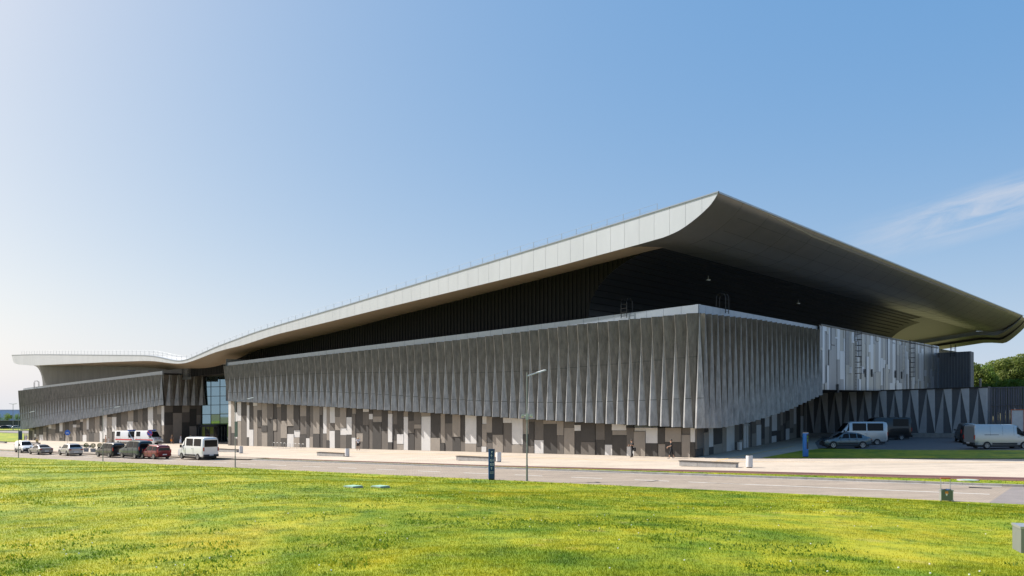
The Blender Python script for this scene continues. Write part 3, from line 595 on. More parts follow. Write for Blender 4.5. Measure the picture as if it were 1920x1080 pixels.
# ------------------------------------------------------------------ wall of folded triangular panels round the service yard
T0, T1 = Vector((45.0, 124.9)), Vector((63.9, 107.5)); TD = (T1 - T0).normalized(); TN = Vector((-TD.y, TD.x)); TN = -TN if TN.y > 0 else TN; TL = (T1 - T0).length
def TP(x, d, h): p = T0 + TD * x + TN * d; return (p.x, p.y, h + K * p.x)
TW = thing('yard_wall', 'slate grey yard wall of folded triangular panels behind the parked vans', 'wall', TP(TL / 2, 0, 0))
mk('wall_body', MB().prism([TP(0, 0, .6), TP(TL, 0, .6), TP(TL, -1.2, .6), TP(0, -1.2, .6)], (0, 0, 6.15)), M['t_d'], TW)
mk('plinth', MB().prism([TP(-.5, .35, -.1), TP(TL, .35, -.1), TP(TL, -1.1, -.1), TP(-.5, -1.1, -.1)], (0, 0, .62)), M['kerb'], TW)
NM = 12; mw = TL / NM
for i in range(NM):
    x0 = i * mw; xm = x0 + mw * .5; x1 = x0 + mw; g = .012; hb, ht = .62, 6.72
    def tri(pts, m): mk('triangular_panel', MB().prism([TP(x, .01, h) for x, d, h in pts], (0, 0, 0)) if 0 else tri_mb(pts), m, TW)
    def tri_mb(pts):
        mb = MB(); fr_ = [TP(x, d, h) for x, d, h in pts]; bk = [TP(x, .005, h) for x, d, h in pts]; mb.poly(*fr_)
        for k in range(3): j = (k + 1) % 3; mb.poly(bk[k], bk[j], fr_[j], fr_[k])
        return mb
    tri([(x0 + g, .03, hb), (xm - g, .10, ht), (x0 + g, .10, ht)], M['t_d']); tri([(x0 + g, .06, hb), (xm - g, .26, hb), (xm - g, .10, ht)], M['t_m'])
    tri([(xm + g, .08, hb), (x1 - g, .02, hb), (xm + g, .04, ht)], M['t_d']); tri([(x1 - g, .14, hb), (x1 - g, .26, ht), (xm + g, .10, ht)], M['t_l'])
mk('wall_cap', MB().prism([TP(-.2, .3, 6.76), TP(TL + .1, .3, 6.76), TP(TL + .1, -1.3, 6.76), TP(-.2, -1.3, 6.76)], (0, 0, .12)), M['mull'], TW)

# fence with a gate beyond the yard wall
f0, f1 = Vector((70.5, 118)), Vector((98, 118)); fd = (f1 - f0).normalized()
FN = thing('yard_fence', 'tall dark blue slatted fence beyond the end of the slate wall', 'fence', (f0.x, f0.y, gz(f0.x)))
L_ = (f1 - f0).length
for s in np.arange(0, L_ + .1, 5.5): p = f0 + fd * s; mk('fence_post', MB().box((p.x, p.y, gz(p.x) + 3.5), (.1, 0, 0), (0, .1, 0), (0, 0, 3.5)), M['fence'], FN)
for h in (.3, 4.3, 6.9): mk('fence_rail', MB().box((f0.x + L_ / 2, f0.y, gz(f0.x + L_ / 2) + h), (L_ / 2, 0, K * L_ / 2), (0, .07, 0), (0, 0, .07)), M['fence'], FN)
for s in np.arange(.35, L_, .36): p = f0 + fd * s; mk('slat', MB().box((p.x, p.y + .13, gz(p.x) + 3.5), (.15, .04 * random.uniform(-1, 1), 0), (0, .03, 0), (0, 0, 3.4)), M['fence'], FN)

# ------------------------------------------------------------------ vehicles
SP = {
 'van': dict(L=5.6, W=2.05, H=2.5, st=[(0, .5, 1.3, 2.28, .43), (.015, .36, 1.35, 2.44, .44), (.06, .3, 1.35, 2.5, .44), (.66, .3, 1.35, 2.5, .44), (.72, .3, 1.35, 2.42, .43), (.87, .3, 1.28, 1.36, .42), (.96, .3, 1.05, 1.12, .42), (1, .4, .8, .86, .38)], ws=(4, 5), rear=None, win=[(.72, .84)], wf=(.16, .86), ax=(.2, .83), wr=.34),
 'mini': dict(L=4.6, W=1.84, H=1.78, st=[(0, .5, 1.0, 1.5, .38), (.02, .34, 1.03, 1.68, .385), (.1, .28, 1.05, 1.76, .38), (.5, .25, 1.02, 1.78, .38), (.6, .25, 1.0, 1.69, .38), (.77, .25, .98, 1.08, .41), (.95, .28, .85, .92, .38), (1, .4, .7, .75, .34)], ws=(4, 5), rear=None, win=[(.06, .28), (.31, .52), (.54, .7)], wf=(.08, .86), ax=(.19, .82), wr=.32),
 'suv': dict(L=4.6, W=1.9, H=1.66, st=[(0, .5, .95, 1.0, .40), (.03, .35, 1.02, 1.14, .41), (.13, .28, 1.05, 1.56, .36), (.25, .25, 1.02, 1.66, .36), (.5, .25, 1.0, 1.66, .36), (.6, .25, 1.0, 1.58, .36), (.75, .25, .98, 1.06, .40), (.95, .28, .85, .92, .38), (1, .4, .7, .75, .34)], ws=(5, 6), rear=(1, 2), win=[(.17, .30), (.32, .47), (.49, .66)], wf=(.08, .84), ax=(.19, .82), wr=.36),
 'coupe': dict(L=4.75, W=1.9, H=1.64, st=[(0, .5, 1.0, 1.04, .40), (.03, .35, 1.06, 1.12, .41), (.12, .28, 1.06, 1.28, .38), (.30, .25, 1.02, 1.58, .35), (.46, .25, 1.0, 1.64, .35), (.58, .25, 1.0, 1.57, .36), (.74, .25, .98, 1.06, .40), (.95, .28, .85, .92, .38), (1, .4, .7, .75, .34)], ws=(5, 6), rear=(2, 3), win=[(.20, .30), (.32, .46), (.48, .65)], wf=(.06, .84), ax=(.19, .82), wr=.37),
 'sedan': dict(L=4.85, W=1.85, H=1.46, st=[(0, .5, .9, .95, .40), (.03, .32, .95, 1.02, .41), (.13, .26, .97, 1.04, .40), (.27, .22, .95, 1.40, .34), (.42, .22, .93, 1.46, .34), (.55, .22, .92, 1.38, .35), (.72, .22, .92, .98, .41), (.95, .26, .75, .80, .38), (1, .38, .62, .66, .34)], ws=(5, 6), rear=(2, 3), win=[(.22, .33), (.35, .47), (.49, .64)], wf=(.1, .84), ax=(.19, .82), wr=.33),
}
def vehicle(name, label, cat, typ, loc, head, body, group=None, L=None, H=None, W=None, win=None, rear_glass=True, lower=None, extras=None, rim='rim'):
    S = SP[typ]; L = L or S['L']; H = H or S['H']; W = W or S['W']; zs = H / S['H']; z0_ = loc[2] if len(loc) > 2 else gz(loc[0]) + .02
    V = thing(name, label, cat, (loc[0], loc[1], z0_), head, group, True); st = S['st']
    def at(fx):
        c = [s[0] for s in st]; return [float(np.interp(fx, c, [s[k] for s in st])) * (zs if k < 4 else 1) for k in (1, 2, 3, 4)]
    def X(fx): return (fx - .5) * L
    b = MB(); rows = []
    for s in st:
        z0, zb, zt, wt = at(s[0]); up = zt - zb; zm = (z0 + zb) / 2; e = .94 if s[0] in (0, 1) else 1
        half = [(.42 * e, z0), (.485 * e, z0 + .1), (.5 * e, zm), (.487 * e, zb), (wt + (.487 * e - wt) * .16, zb + up * .86), (wt * .93, zt - up * .03), (wt * .5, zt + .025)]
        rows.append([(X(s[0]), -y * W, z) for y, z in half] + [(X(s[0]), y * W, z) for y, z in half[::-1]])
    b.grid(rows); b.poly(*rows[0]); b.poly(*rows[-1][::-1])
    bo = mk('body', b, body, V, smooth=38)
    mk('underbody', MB().abox(-L * .46, L * .46, -W * .42, W * .42, .18, .5), M['trim'], V)
    def side(fx, f, sg, off=.014):
        z0, zb, zt, wt = at(fx); up = zt - zb; k = f / .86; return (X(fx), sg * ((.487 + (wt + (.487 - wt) * .16 - .487) * k) * W + off), zb + up * f)
    f0, f1 = S['wf']
    for sg in (-1, 1):
        for xa, xb in (win if win is not None else S['win']):
            q = np.linspace(xa, xb, 5); g = MB(); g.grid([[side(x, f, sg) for x in q] for f in (f0, (f0 + f1) / 2, f1)]); mk('side_window', g, M['carglass'], V)
        for fa in S['ax']:
            zc = S['wr'] + .0; ar = MB(); n = 14; pts = [(X(fa) + S['wr'] * 1.2 * math.cos(t), sg * (W * .5 + .004), max(.2, zc + S['wr'] * 1.2 * math.sin(t))) for t in np.linspace(-.25, math.pi + .25, n)]
            ar.poly(*pts); ar.grid([pts, [(p[0], sg * W * .40, p[2]) for p in pts]]); mk('wheel_arch', ar, M['trim'], V)
            r = S['wr']; y1 = sg * (W * .5 + .018); y0 = sg * (W * .5 - .2)
            wh = mk('wheel', MB().lathe([(r * .6, y1), (r * .9, y1), (r, y1 - sg * .03), (r, y0), (0, y0)], (X(fa), 0, r), 22, 'y'), M['tyre'], V, smooth=40)
            rm = MB().lathe([(0, y1 + sg * .004), (r * .16, y1 + sg * .004), (r * .18, y1 - sg * .02), (r * .62, y1 - sg * .05)], (X(fa), 0, r), 16, 'y')
            for k in range(6):
                t = k * math.pi / 3; rm.box((X(fa) + r * .37 * math.cos(t), y1 - sg * .004, r + r * .37 * math.sin(t)), (r * .27 * math.cos(t), 0, r * .27 * math.sin(t)), (-r * .08 * math.sin(t), 0, r * .08 * math.cos(t)), (0, .008, 0))
            rm.lathe([(r * .58, y1 + sg * .002), (r * .68, y1 + sg * .006)], (X(fa), 0, r), 20, 'y'); mk('rim', rm, M[rim], wh)
    i, j = S['ws']
    def glass_slope(i, j, nm, lo=.08, hi=.93):
        fa, fb2 = st[i][0], st[j][0]; g = MB(); rr = []
        d = Vector((X(fb2) - X(fa), 0, (st[j][3] - st[i][3]) * zs)); nrm = Vector((-d.z, 0, d.x)).normalized(); nrm = nrm if nrm.z > 0 else -nrm
        for f in np.linspace(lo, hi, 4):
            fx = fa + (fb2 - fa) * f; z0, zb, zt, wt = at(fx); rr.append([(X(fx) + nrm.x * .03, y * wt * W * .93, zt + nrm.z * .03 - .015 * abs(y)) for y in (-1, -.5, 0, .5, 1)])
        g.grid(rr); mk(nm, g, M['carglass'], V)
    glass_slope(i, j, 'windscreen')
    zb, zt = at(.02)[1], at(.02)[2]; xr_ = X(0)
    if S['rear']: glass_slope(S['rear'][0], S['rear'][1], 'rear_window')
    elif rear_glass:
        wt = at(0)[3]; z1, z2 = zb + .04 * H, at(0)[2] - .03 * H
        mk('rear_window', MB().grid([[(xr_ - .015 , y * W * .40, z1) for y in (-1, 0, 1)], [(xr_ - .012, y * W * wt * .92, z2) for y in (-1, 0, 1)]]), M['carglass'], V)
    for sg in (-1, 1):
        zl = at(0)[1]
        if typ in ('van', 'mini'): tl_ = MB().box((xr_ - .01, sg * W * .445, zl * .92 if typ == 'van' else zl * 1.02), (.05, 0, 0), (0, .06, 0), (0, 0, .22 if typ == 'van' else .2))
        else: tl_ = MB().box((xr_ + .03, sg * W * .38, zl * .93), (.06, sg * -.03, 0), (0, W * .085, 0), (0, 0, .075))
        mk('tail_light', tl_, M['lampr'], V)
        zl = at(.97)[1]; mk('headlight', MB().box((X(.965), sg * W * .40, zl * .93), (.09, sg * -.05, -.03), (0, .13, 0), (0, 0, .085)), M['lampc'], V)
        fx = st[j][0] - (.05 if typ == 'van' else .06); z = at(fx)[1] + .1; mk('wing_mirror', MB().box((X(fx), sg * (W * .5 + .11), z + .06), (.05, 0, 0), (0, .11, 0), (0, 0, .17 if typ == 'van' else .08)), M['trim'] if lower else body, V)
        for xa, xb in (win if win is not None else S['win'])[-2:]: mk('door_handle', MB().box((X(xa + .02), sg * (W * .495 + .012), at(xa)[1] * .9), (.09, 0, 0), (0, .012, 0), (0, 0, .018)), M['trim'] if lower else body, V)
        if lower: mk('side_trim', MB().box((0, sg * (W * .5 + .006), .52 * zs ** .5), (L * .21, 0, 0), (0, .012, 0), (0, 0, .09)), M['trim'], V)
        for xa in [w_[1] for w_ in (win if win is not None else S['win'])]: mk('door_seam', MB().box((X(xa + .012), sg * (W * .5 + .001), (at(xa)[0] + at(xa)[1]) / 2 + .05), (.008, 0, 0), (0, .006, 0), (0, 0, (at(xa)[1] - at(xa)[0]) / 2 - .1)), M['trim'], V)
    mk('rear_bumper', MB().box((xr_ - .03, 0, .50 * zs ** .5), (.09, 0, 0), (0, W * .455, 0), (0, 0, .13)), M['trim'] if lower else body, V)
    mk('number_plate', MB().box((xr_ - .13 if not typ == 'van' else xr_ - .135, 0, .56 if typ != 'van' else .58), (.01, 0, 0), (0, .26, 0), (0, 0, .06)), M['plate'], V)
    mk('front_bumper', MB().box((X(1) - .02, 0, .46), (.08, 0, 0), (0, W * .43, 0), (0, 0, .13)), M['trim'] if lower else body, V); mk('grille', MB().box((X(1) + .005, 0, .68 * zs ** .5), (.03, 0, 0), (0, W * .25, 0), (0, 0, .08)), M['trim'], V)
    if extras: extras(V, L, W, H, X, at, side)
    return V
c_white = paint('paint_white', (.74, .75, .76)); c_silver = paint('paint_silver', (.42, .42, .42), .3, .7); c_grey = paint('paint_grey', (.25, .245, .25), .3, .7); c_black = paint('paint_black', (.012, .013, .015)); c_teal = paint('paint_teal', (.005, .028, .042)); c_red = paint('paint_red', (.17, .008, .014)); c_bluegrey = paint('paint_bluegrey', (.105, .145, .17), .25, .4); c_van = paint('paint_silver_van', (.47, .48, .49), .32, .6); c_char = paint('paint_charcoal', (.02, .022, .026), .3, .3)
AWAY = math.atan2(.62, -.785)          # heading of the cars parked along the road
GPK = 'vehicles parked along the road'
def at_px(px, py): return ground_at(px, py)
vehicle('minibus', 'white minibus with black bumper and windows, alone at the head of the parked row', 'minibus', 'van', at_px(371, 861), AWAY, c_white, GPK, win=[(.09, .36), (.40, .66), (.72, .83)], lower=True, H=2.62)
def open_gate(V, L, W, H, X, at, side):
    mk('roof_rail', MB().tube([(X(.12), W * .33, H + .03), (X(.3), W * .33, H + .08), (X(.58), W * .33, H + .05)], .025, 6).tube([(X(.12), -W * .33, H + .03), (X(.3), -W * .33, H + .08), (X(.58), -W * .33, H + .05)], .025, 6), M['steel'], V)
vehicle('station_wagon', 'dark red estate car with roof rails beside the teal van', 'car', 'mini', at_px(291, 860), AWAY, c_red, GPK, H=1.68, L=4.3, extras=open_gate)
vehicle('delivery_van', 'dark teal panel van between the red and charcoal cars', 'van', 'mini', at_px(255, 859), AWAY, c_teal, GPK, L=5.1, H=2.25, W=1.98, lower=True)
vehicle('minivan', 'charcoal people carrier with dark rear between planters and teal van', 'car', 'mini', at_px(207, 857), AWAY, c_char, GPK, L=4.8, H=1.9)
vehicle('hatchback', 'pale silver crossover car in front of the blue round sign', 'car', 'suv', at_px(132, 854), AWAY - .1, c_silver, GPK, extras=open_gate)
vehicle('sedan', 'grey saloon car beside the small white van', 'car', 'sedan', at_px(76, 852), AWAY - .05, c_grey, GPK)
vehicle('compact_van', 'small white van showing its dark grille', 'van', 'mini', at_px(46, 848.5), AWAY + math.pi - .1, c_white, GPK, H=1.85, win=[(.54, .7)], lower=True)
def ambulance(V, L, W, H, X, at, side):
    mk('stripe', MB().box((0, -W * .5 - .005, 1.05), (L * .44, 0, 0), (0, .01, 0), (0, 0, .11)), M['redsign'], V); mk('stripe', MB().box((0, W * .5 + .005, 1.05), (L * .44, 0, 0), (0, .01, 0), (0, 0, .11)), M['redsign'], V)
    mk('light_bar', MB().box((X(.66), 0, H + .08), (.18, 0, 0), (0, W * .36, 0), (0, 0, .08)), M['bluesign'], V)
    for s in (-1, 1): mk('hood_stripe', MB().box((X(.915), s * .35, at(.915)[2] + .02), (L * .04, 0, -.10), (0, .09, 0), (0, 0, .01)), M['redsign'], V)
AMB = -.52
vehicle('ambulance', 'white ambulance with red stripe, left of two, by the bicycles', 'ambulance', 'van', at_px(241, 834.3), AMB, c_white, 'ambulances by the entrance', win=[(.1, .3), (.72, .84)], H=2.75, extras=ambulance, L=5.8, lower=True)['label'] = 'white ambulance with red stripe standing next to the parked bicycles'
vehicle('ambulance', 'white ambulance with red stripe standing nearer to the glass entrance', 'ambulance', 'van', at_px(279, 835.3), AMB, c_white, 'ambulances by the entrance', win=[(.1, .3), (.72, .84)], H=2.75, extras=ambulance, L=5.8, lower=True)
# service yard
YG = 'vehicles in the shaded service yard'
vehicle('crossover', 'blue grey coupe crossover parked in the shade beside blue post', 'car', 'coupe', at_px(1585, 840.5), math.pi - .06, c_bluegrey, YG, L=5.0, H=1.78, lower=True)
vehicle('passenger_van', 'silver passenger van with black windows behind the blue grey car', 'van', 'van', at_px(1609, 834), math.pi - .08, c_van, YG, win=[(.08, .38), (.40, .66), (.72, .84)], H=2.75, L=6.1, lower=True)
vehicle('dark_van', 'black high roof van against the slate wall', 'van', 'van', at_px(1656, 825), math.pi - .08, c_black, YG, win=[(.06, .36), (.72, .84)], H=3.0, L=6.6)
def rails(V, L, W, H, X, at, side):
    for s in (-1, 1):
        mk('door_rail', MB().box((X(.28), s * (W * .492), 1.42), (L * .12, 0, 0), (0, .015, 0), (0, 0, .022)), M['trim'], V)
        for fx in (.26, .47, .66): mk('panel_seam', MB().grid([[side(fx - .0015, f, s, .004), side(fx + .0015, f, s, .004)] for f in (.02, .3, .6, .84)]), M['trim'], V)
vehicle('cargo_van', 'long silver panel van without rear side windows in the shaded yard', 'van', 'van', at_px(1872, 841), .03, c_van, YG, win=[(.715, .83)], L=6.1, H=2.45, lower=True, rear_glass=False, extras=rails)
# lorry box seen over the silver van
tx, ty = 63.0, 98.5; TR = thing('box_lorry', 'pale box lorry with rusty frame parked behind the silver panel van', 'lorry', (tx, ty, gz(tx)), -math.atan2(.63, .776), None, True)
mk('cargo_box', MB().abox(-1.3, 1.3, 0, 6.5, 1.1, 3.75), M['grid'], TR); fr = MB()
for x0 in (-1.32, -.03, 1.26): fr.abox(x0, x0 + .06, -.05, 0, 1.1, 3.75)
fr.abox(-1.32, 1.32, -.05, 0, 3.7, 3.8); mk('door_frame', fr, M['rust'], TR)
for sx in (-1, 1):
    for dy_ in (1.0, 2.1, 6.9): mk('wheel', MB().tube([(sx - .16, dy_, .5), (sx + .16, dy_, .5)], .48, 16), M['tyre'], TR)
mk('chassis', MB().abox(-.9, .9, .2, 8, .6, 1.1), M['trim'], TR); mk('cab', MB().prism([(-1.2, 6.7, .5), (1.2, 6.7, .5), (1.1, 8.6, .5), (-1.1, 8.6, .5)], (0, 0, 2.6)), c_white, TR)
vehicle('yard_van', 'dark van with pale roof half hidden behind the silver panel van', 'van', 'mini', (55.0, 97), 1.2, c_black, YG, H=2.3, L=5.0)['label'] = 'dark van half hidden between slate wall end and pale lorry'
# far parked cars at the left
for i, (px, py, c, lb) in enumerate(((11, 812.5, c_black, 'black distant parked car at the end nearest the dark hut'), (20, 812, c_white, 'white distant parked car between two others'), (33, 812, c_silver, 'pale silver distant parked car closest to the hall'))):
    vehicle('far_car', lb, 'car', 'suv', at_px(px, py), .6, c, 'cars in the distant car park')

# ------------------------------------------------------------------ street furniture
def at3(px, py): x, y = ground_at(px, py); return x, y, gz(x)
def bench(px, py, label, L=4.9):
    x, y, z = at3(px, py); t = thing('bench', label, 'bench', (x, y, z), ROAD_ANG, 'concrete benches on the plaza', True)
    b = MB()
    n = 3
    for i in range(n): b.abox(-L / 2 + i * L / n + .008, -L / 2 + (i + 1) * L / n - .008, -.28, .28, 0, .37)
    mk('base', b, M['conc'], t)
    for i in range(5): mk('slat', MB().abox(-L / 2 - .05, L / 2 + .05, -.31 + i * .126, -.31 + i * .126 + .112, .385, .44), M['wood'], t)
bench(1328, 875.3, 'grey concrete bench with wooden top facing the shaded hall corner')
bench(893, 864.2, 'grey concrete bench with wooden top behind the navy sign pillar'); bench(622, 855.3, 'grey concrete bench with wooden top below the man in shorts')
bench(428, 847.5, 'grey concrete bench with wooden top behind the white minibus')
bench(156, 838.8, 'grey concrete bench with wooden top behind the ball topped planters', 5.5); bench(3, 831, 'grey concrete bench cut off beside the small blue pillar'); bench(66, 833.5, 'grey concrete bench with the person in yellow sitting on it', 4)
def bin_(px, py, label):
    x, y, z = at3(px, py); t = thing('litter_bin', label, 'bin', (x, y, z), 0, 'white litter bins', True)
    mk('base', MB().lathe([(0, 0), (.22, 0), (.22, .07)], n=18), M['binb'], t); mk('drum', MB().lathe([(.22, .06), (.26, .07), (.26, .92), (.25, .95), (.19, .95)], n=22), M['binw'], t, smooth=40); mk('liner', MB().lathe([(.19, .95), (.18, .90), (0, .86)], n=18), M['binb'], t)
bin_(1405, 877, 'white litter bin by the bench at the hall corner'); bin_(935, 866.3, 'white litter bin just behind the navy sign pillar'); bin_(651, 856.3, 'white litter bin at the bench below the man in shorts'); bin_(452, 849.8, 'white litter bin past the white minibus'); bin_(1386.5, 845, 'white litter bin in the shade by the side door')
def text_mb(txt, size, x, z, y, flip=False):
    c = bpy.data.curves.new('t', 'FONT'); c.body = txt; c.size = size; c.align_x = 'CENTER'; o = bpy.data.objects.new('t', c); me = o.to_mesh(); mb = MB()
    mb.v = [(x + v.co.x, y, z + v.co.y) for v in me.vertices]; mb.f = [tuple(p.vertices) for p in me.polygons]; o.to_mesh_clear(); bpy.data.objects.remove(o); bpy.data.curves.remove(c); return mb
def join(*ms):
    r = MB()
    for q in ms: n = len(r.v); r.v += q.v; r.f += [tuple(i + n for i in f) for f in q.f]
    return r
def arrow(z, y, s=.09):
    mb = MB().abox(-s * .12, s * .12, y - .002, y, z - s, z + s * .8)
    for sg in (-1, 1): mb.box((sg * s * .32, y - .001, z + s * .55), (s * .4, 0, -s * .4 * sg if 0 else 0), (0, .001, 0), (0, 0, s * .1)) if 0 else mb.prism([(0, y, z + s), (sg * s * .75, y, z + s * .25), (sg * s * .75, y, z + s * .02), (0, y, z + s * .75)], (0, -.002, 0))
    return mb
def totem(px, py, label, h, rz, kind, w=.42):
    x, y, z = at3(px, py); 
    if kind == 'navy': z = lawn_z(x, y)
    t = thing('sign_pillar', label, 'sign', (x, y, z), rz, None, True)
    d = .11; mk('foot', MB().abox(-w / 2 + .015, w / 2 - .015, -d + .01, d - .01, -.05, .13), M['trim'], t)
    mk('pillar', MB().abox(-w / 2, w / 2, -d, d, .13, h), M['navy'] if kind != 'blue' else M['blue'], t)
    mk('edge_strip', MB().abox(-w / 2 - .012, -w / 2 + .06, -d - .004, d + .004, .13, h + .004), M['blue'], t)
    mk('top_cap', MB().abox(-w / 2 - .01, w / 2 + .01, -d - .01, d + .01, h + .005, h + .04), M['cap'] if kind != 'navy' else M['navy'], t)
    yf = -d - .006
    if kind == 'navy':
        mk('lettering', join(text_mb('P', .20, .03, h - .26, yf), text_mb('G1', .24, .03, h - .84, yf), text_mb('G2', .24, .03, h - 1.12, yf), arrow(h - .44, yf), arrow(h - 1.33, yf)), M['ink'], t)
        s_ = MB(); rg = random.Random(4)
        for zz_ in (h - 1.60, h - 1.69):
            xx_ = -.12
            while xx_ < .15: wd = rg.uniform(.02, .05); s_.abox(xx_, xx_ + wd, yf - .002, yf, zz_, zz_ + .035); xx_ += wd + .012
        mk('small_print', s_, M['cap'], t)
    else:
        mk('display_face', MB().abox(w * .05, w / 2 - .01, -d - .01, -d + .01, .8, h - .1), M['trim'] if kind == 'blue' else M['navy'], t); mk('arrow', join(arrow(h - .35, -d - .016, .09), arrow(h - .75, -d - .016, .09), MB().abox(-.05, .05, -d - .018, -d - .016, h - .60, h - .56)), M['green'], t).location.x = w * .28
totem(922, 900.5, 'navy sign pillar with white P and G1 G2 lettering on lawn edge', 2.18, -.12, 'navy'); totem(1510.5, 858.2, 'bright blue pillar with pale cap at the edge of side lawn', 2.28, .35, 'blue', .46); totem(38, 826, 'small dark blue pillar near the far end of the hall', 2.5, .2, 'far', .9)
def lamp(px, py, label, H=7.2, extra=None, th=1.0):
    x, y, z = at3(px, py); z = lawn_z(x, y) - .05; t = thing('street_lamp', label, 'street lamp', (x, y, z), 0, 'street lamps along the lawn', True)
    mk('pole', MB().tube([(0, 0, 0), (0, 0, 1.2), (0, 0, 1.21), (0, 0, H)], [.075 * th, .07 * th, .055 * th, .04 * th], 12), M['pole'], t, smooth=40)
    d = Vector((.62, .785, 0)); p0 = Vector((0, 0, H - .25)); p1 = p0 + d * 1.9 + Vector((0, 0, .45)); mk('arm', MB().tube([p0, p1], .045 * th, 6), M['lampw'] if th == 1 else M['pole'], t)
    s = (p1 - p0).normalized(); n = Vector((-.785, .62, 0)); mk('lamp_head', MB().box(p0.lerp(p1, .88), s * .45 * th, n * .12 * th, s.cross(n) * .04), M['lampw'], t)
    mk('base_plate', MB().lathe([(.2, 0), (.2, .07), (.1, .09)], n=12), M['pole'], t)
    if extra: extra(t)
def cams(t):
    for s, dy in ((-1, .1), (1, -.1), (1, .25)):
        mk('bracket', MB().tube([(0, 0, 4.55), (s * .22, dy, 4.6)], .03, 5), M['lampw'], t); mk('camera_body', MB().box((s * .30, dy - .05, 4.56), (.09, 0, -.02 * s), (0, .2, -.04), (0, .0, .075)), M['lampw'], t)
    mk('junction_box', MB().abox(-.1, .1, -.14, .1, 4.3, 4.72), M['lampw'], t)
def board(t): mk('notice_plate', MB().abox(-.02, .28, -.13, -.09, 3.0, 4.5), M['pole'], t)
lamp(988, 902.5, 'grey street lamp with security cameras halfway up its pole', 7.55, cams); lamp(441, 876.5, 'grey street lamp with a plate on its pole beside white minibus', 6.6, board, th=.75); lamp(193, 865.3, 'slim grey street lamp in front of the charcoal people carrier', 6.3, th=.7); lamp(34.5, 859, 'slim grey street lamp beside the small white van', 6.1, th=.7)
def round_sign(px, py, label, slash, D=.85):
    x, y, z = at3(px, py); t = thing('road_sign', label, 'road sign', (x, y, z), 0, None, True); mk('post', MB().tube([(0, 0, 0), (0, 0, 2.5)], .035, 8), M['steel'], t)
    def disc(r, y0): return MB().lathe([(0, y0), (r, y0), (r, y0 + .02), (0, y0 + .02)], (0, -.08, 2.75), 24, 'y')
    if slash: mk('rim', disc(D / 2, 0), M['redsign'], t); mk('face', disc(D * .42, -.012), M['bluesign'], t); mk('slash', MB().box((0, -.1, 2.75), (D * .29, 0, -D * .29), (D * .05, 0, D * .05), (0, .006, 0)), M['redsign'], t)
    else:
        mk('face', disc(D / 2, 0), M['bluesign'], t); s_ = MB()
        for dx_ in (-.16, .16): s_.v += MB().lathe([(.09, -.012), (.12, -.012)], (dx_, -.08, 2.68), 14, 'y').v; n0 = len(s_.v) - 28; s_.f += [(n0 + k, n0 + (k + 1) % 14, n0 + 14 + (k + 1) % 14, n0 + 14 + k) for k in range(14)]
        s_.prism([(-.16, -.094, 2.68), (0, -.094, 2.86), (.16, -.094, 2.68), (.12, -.094, 2.66), (0, -.094, 2.80), (-.12, -.094, 2.66)], (0, -.003, 0)); mk('bicycle_symbol', s_, M['ink'], t)
round_sign(281, 846.5, 'round blue no stopping sign with red slash in front of ambulances', True); round_sign(127, 839.5, 'round blue cycle path sign above the silver crossover', False, 1.0)
def leaf_ball(c, r, n, size, seed, squash=1.0):
    rg = np.random.RandomState(seed); d = rg.normal(size=(n, 3)); d /= np.linalg.norm(d, axis=1)[:, None]; p = d * (r * rg.uniform(.75, 1.04, n) ** .5)[:, None]; p[:, 2] *= squash
    a = rg.normal(size=(n, 3)); a /= np.linalg.norm(a, axis=1)[:, None]; b = np.cross(a, d); b /= np.linalg.norm(b, axis=1)[:, None] + 1e-6; s = size * rg.uniform(.6, 1.3, n)[:, None]
    c = np.array(c); v = np.stack([c + p - a * s, c + p + b * s * .6, c + p + a * s, c + p - b * s * .6], 1).reshape(-1, 3); mb = MB(); mb.v = [tuple(x) for x in v]; mb.f = [(4 * i, 4 * i + 1, 4 * i + 2, 4 * i + 3) for i in range(n)]; return mb
for i, (px, py, lb) in enumerate(((161.5, 847.8, 'ball topped shrub in grey planter next to the wooden bench end'), (174.5, 848.5, 'ball topped shrub in grey planter in the middle of three'), (187, 848.2, 'ball topped shrub in grey planter touching the charcoal people carrier'))):
    x, y, z = at3(px, py); t = thing('planter', lb, 'planter', (x, y, z), .4, 'planters with clipped shrubs', True)
    mk('pot', MB().grid([[(s * k[0], s * k[1], h) for k in ((-1, -1), (1, -1), (1, 1), (-1, 1))] for s, h in ((.30, 0), (.36, .62), (.31, .62), (.30, .55), (0, .55))], True), M['conc'], t); mk('stem', MB().tube([(0, 0, .5), (.01, 0, .85)], .035, 6), M['bark'], t); mk('shrub', leaf_ball((0, 0, 1.05), .36, 1600, .028, i), M['bush'], t)
# service covers in the grass
def gh(px, py, it=12):               # point on the lawn mound seen at a pixel
    Y = 40.0
    for lo, hi in ((6, 110),):
        a, b = lo, hi
        for _ in range(40):
            Y = (a + b) / 2; X = (px - 960) / F * Y; zr = EYE + (HZ - py) / F * Y
            if zr > lawn_z(X, Y): a = Y
            else: b = Y
    return X, Y, lawn_z(X, Y)
for px, py, lb in ((662, 915, 'pale green service cover in the lawn, the one farther from navy pillar'), (713, 915, 'pale green service cover in the lawn, the one closer to navy pillar')):
    p = gh(px, py); t = thing('service_cover', lb, 'cover', p, ROAD_ANG, 'green covers in the lawn', True); mk('rim', MB().abox(-.31, .31, -.28, .28, -.05, .07), M['conc'], t); mk('lid', MB().abox(-.29, .29, -.26, .26, .07, .10), M['cover'], t)
x, y, z = at3(1815, 902.5); t = thing('manhole_ring', 'round pale manhole cover lying in the grass verge', 'manhole', (x, y, z + .05), 0, None, True); mk('ring', MB().lathe([(.6, -.02), (.6, .05), (.5, .06), (.45, .04)], n=24), M['conc'], t); mk('lid', MB().lathe([(.45, .05), (0, .07)], n=24), M['cover'], t)
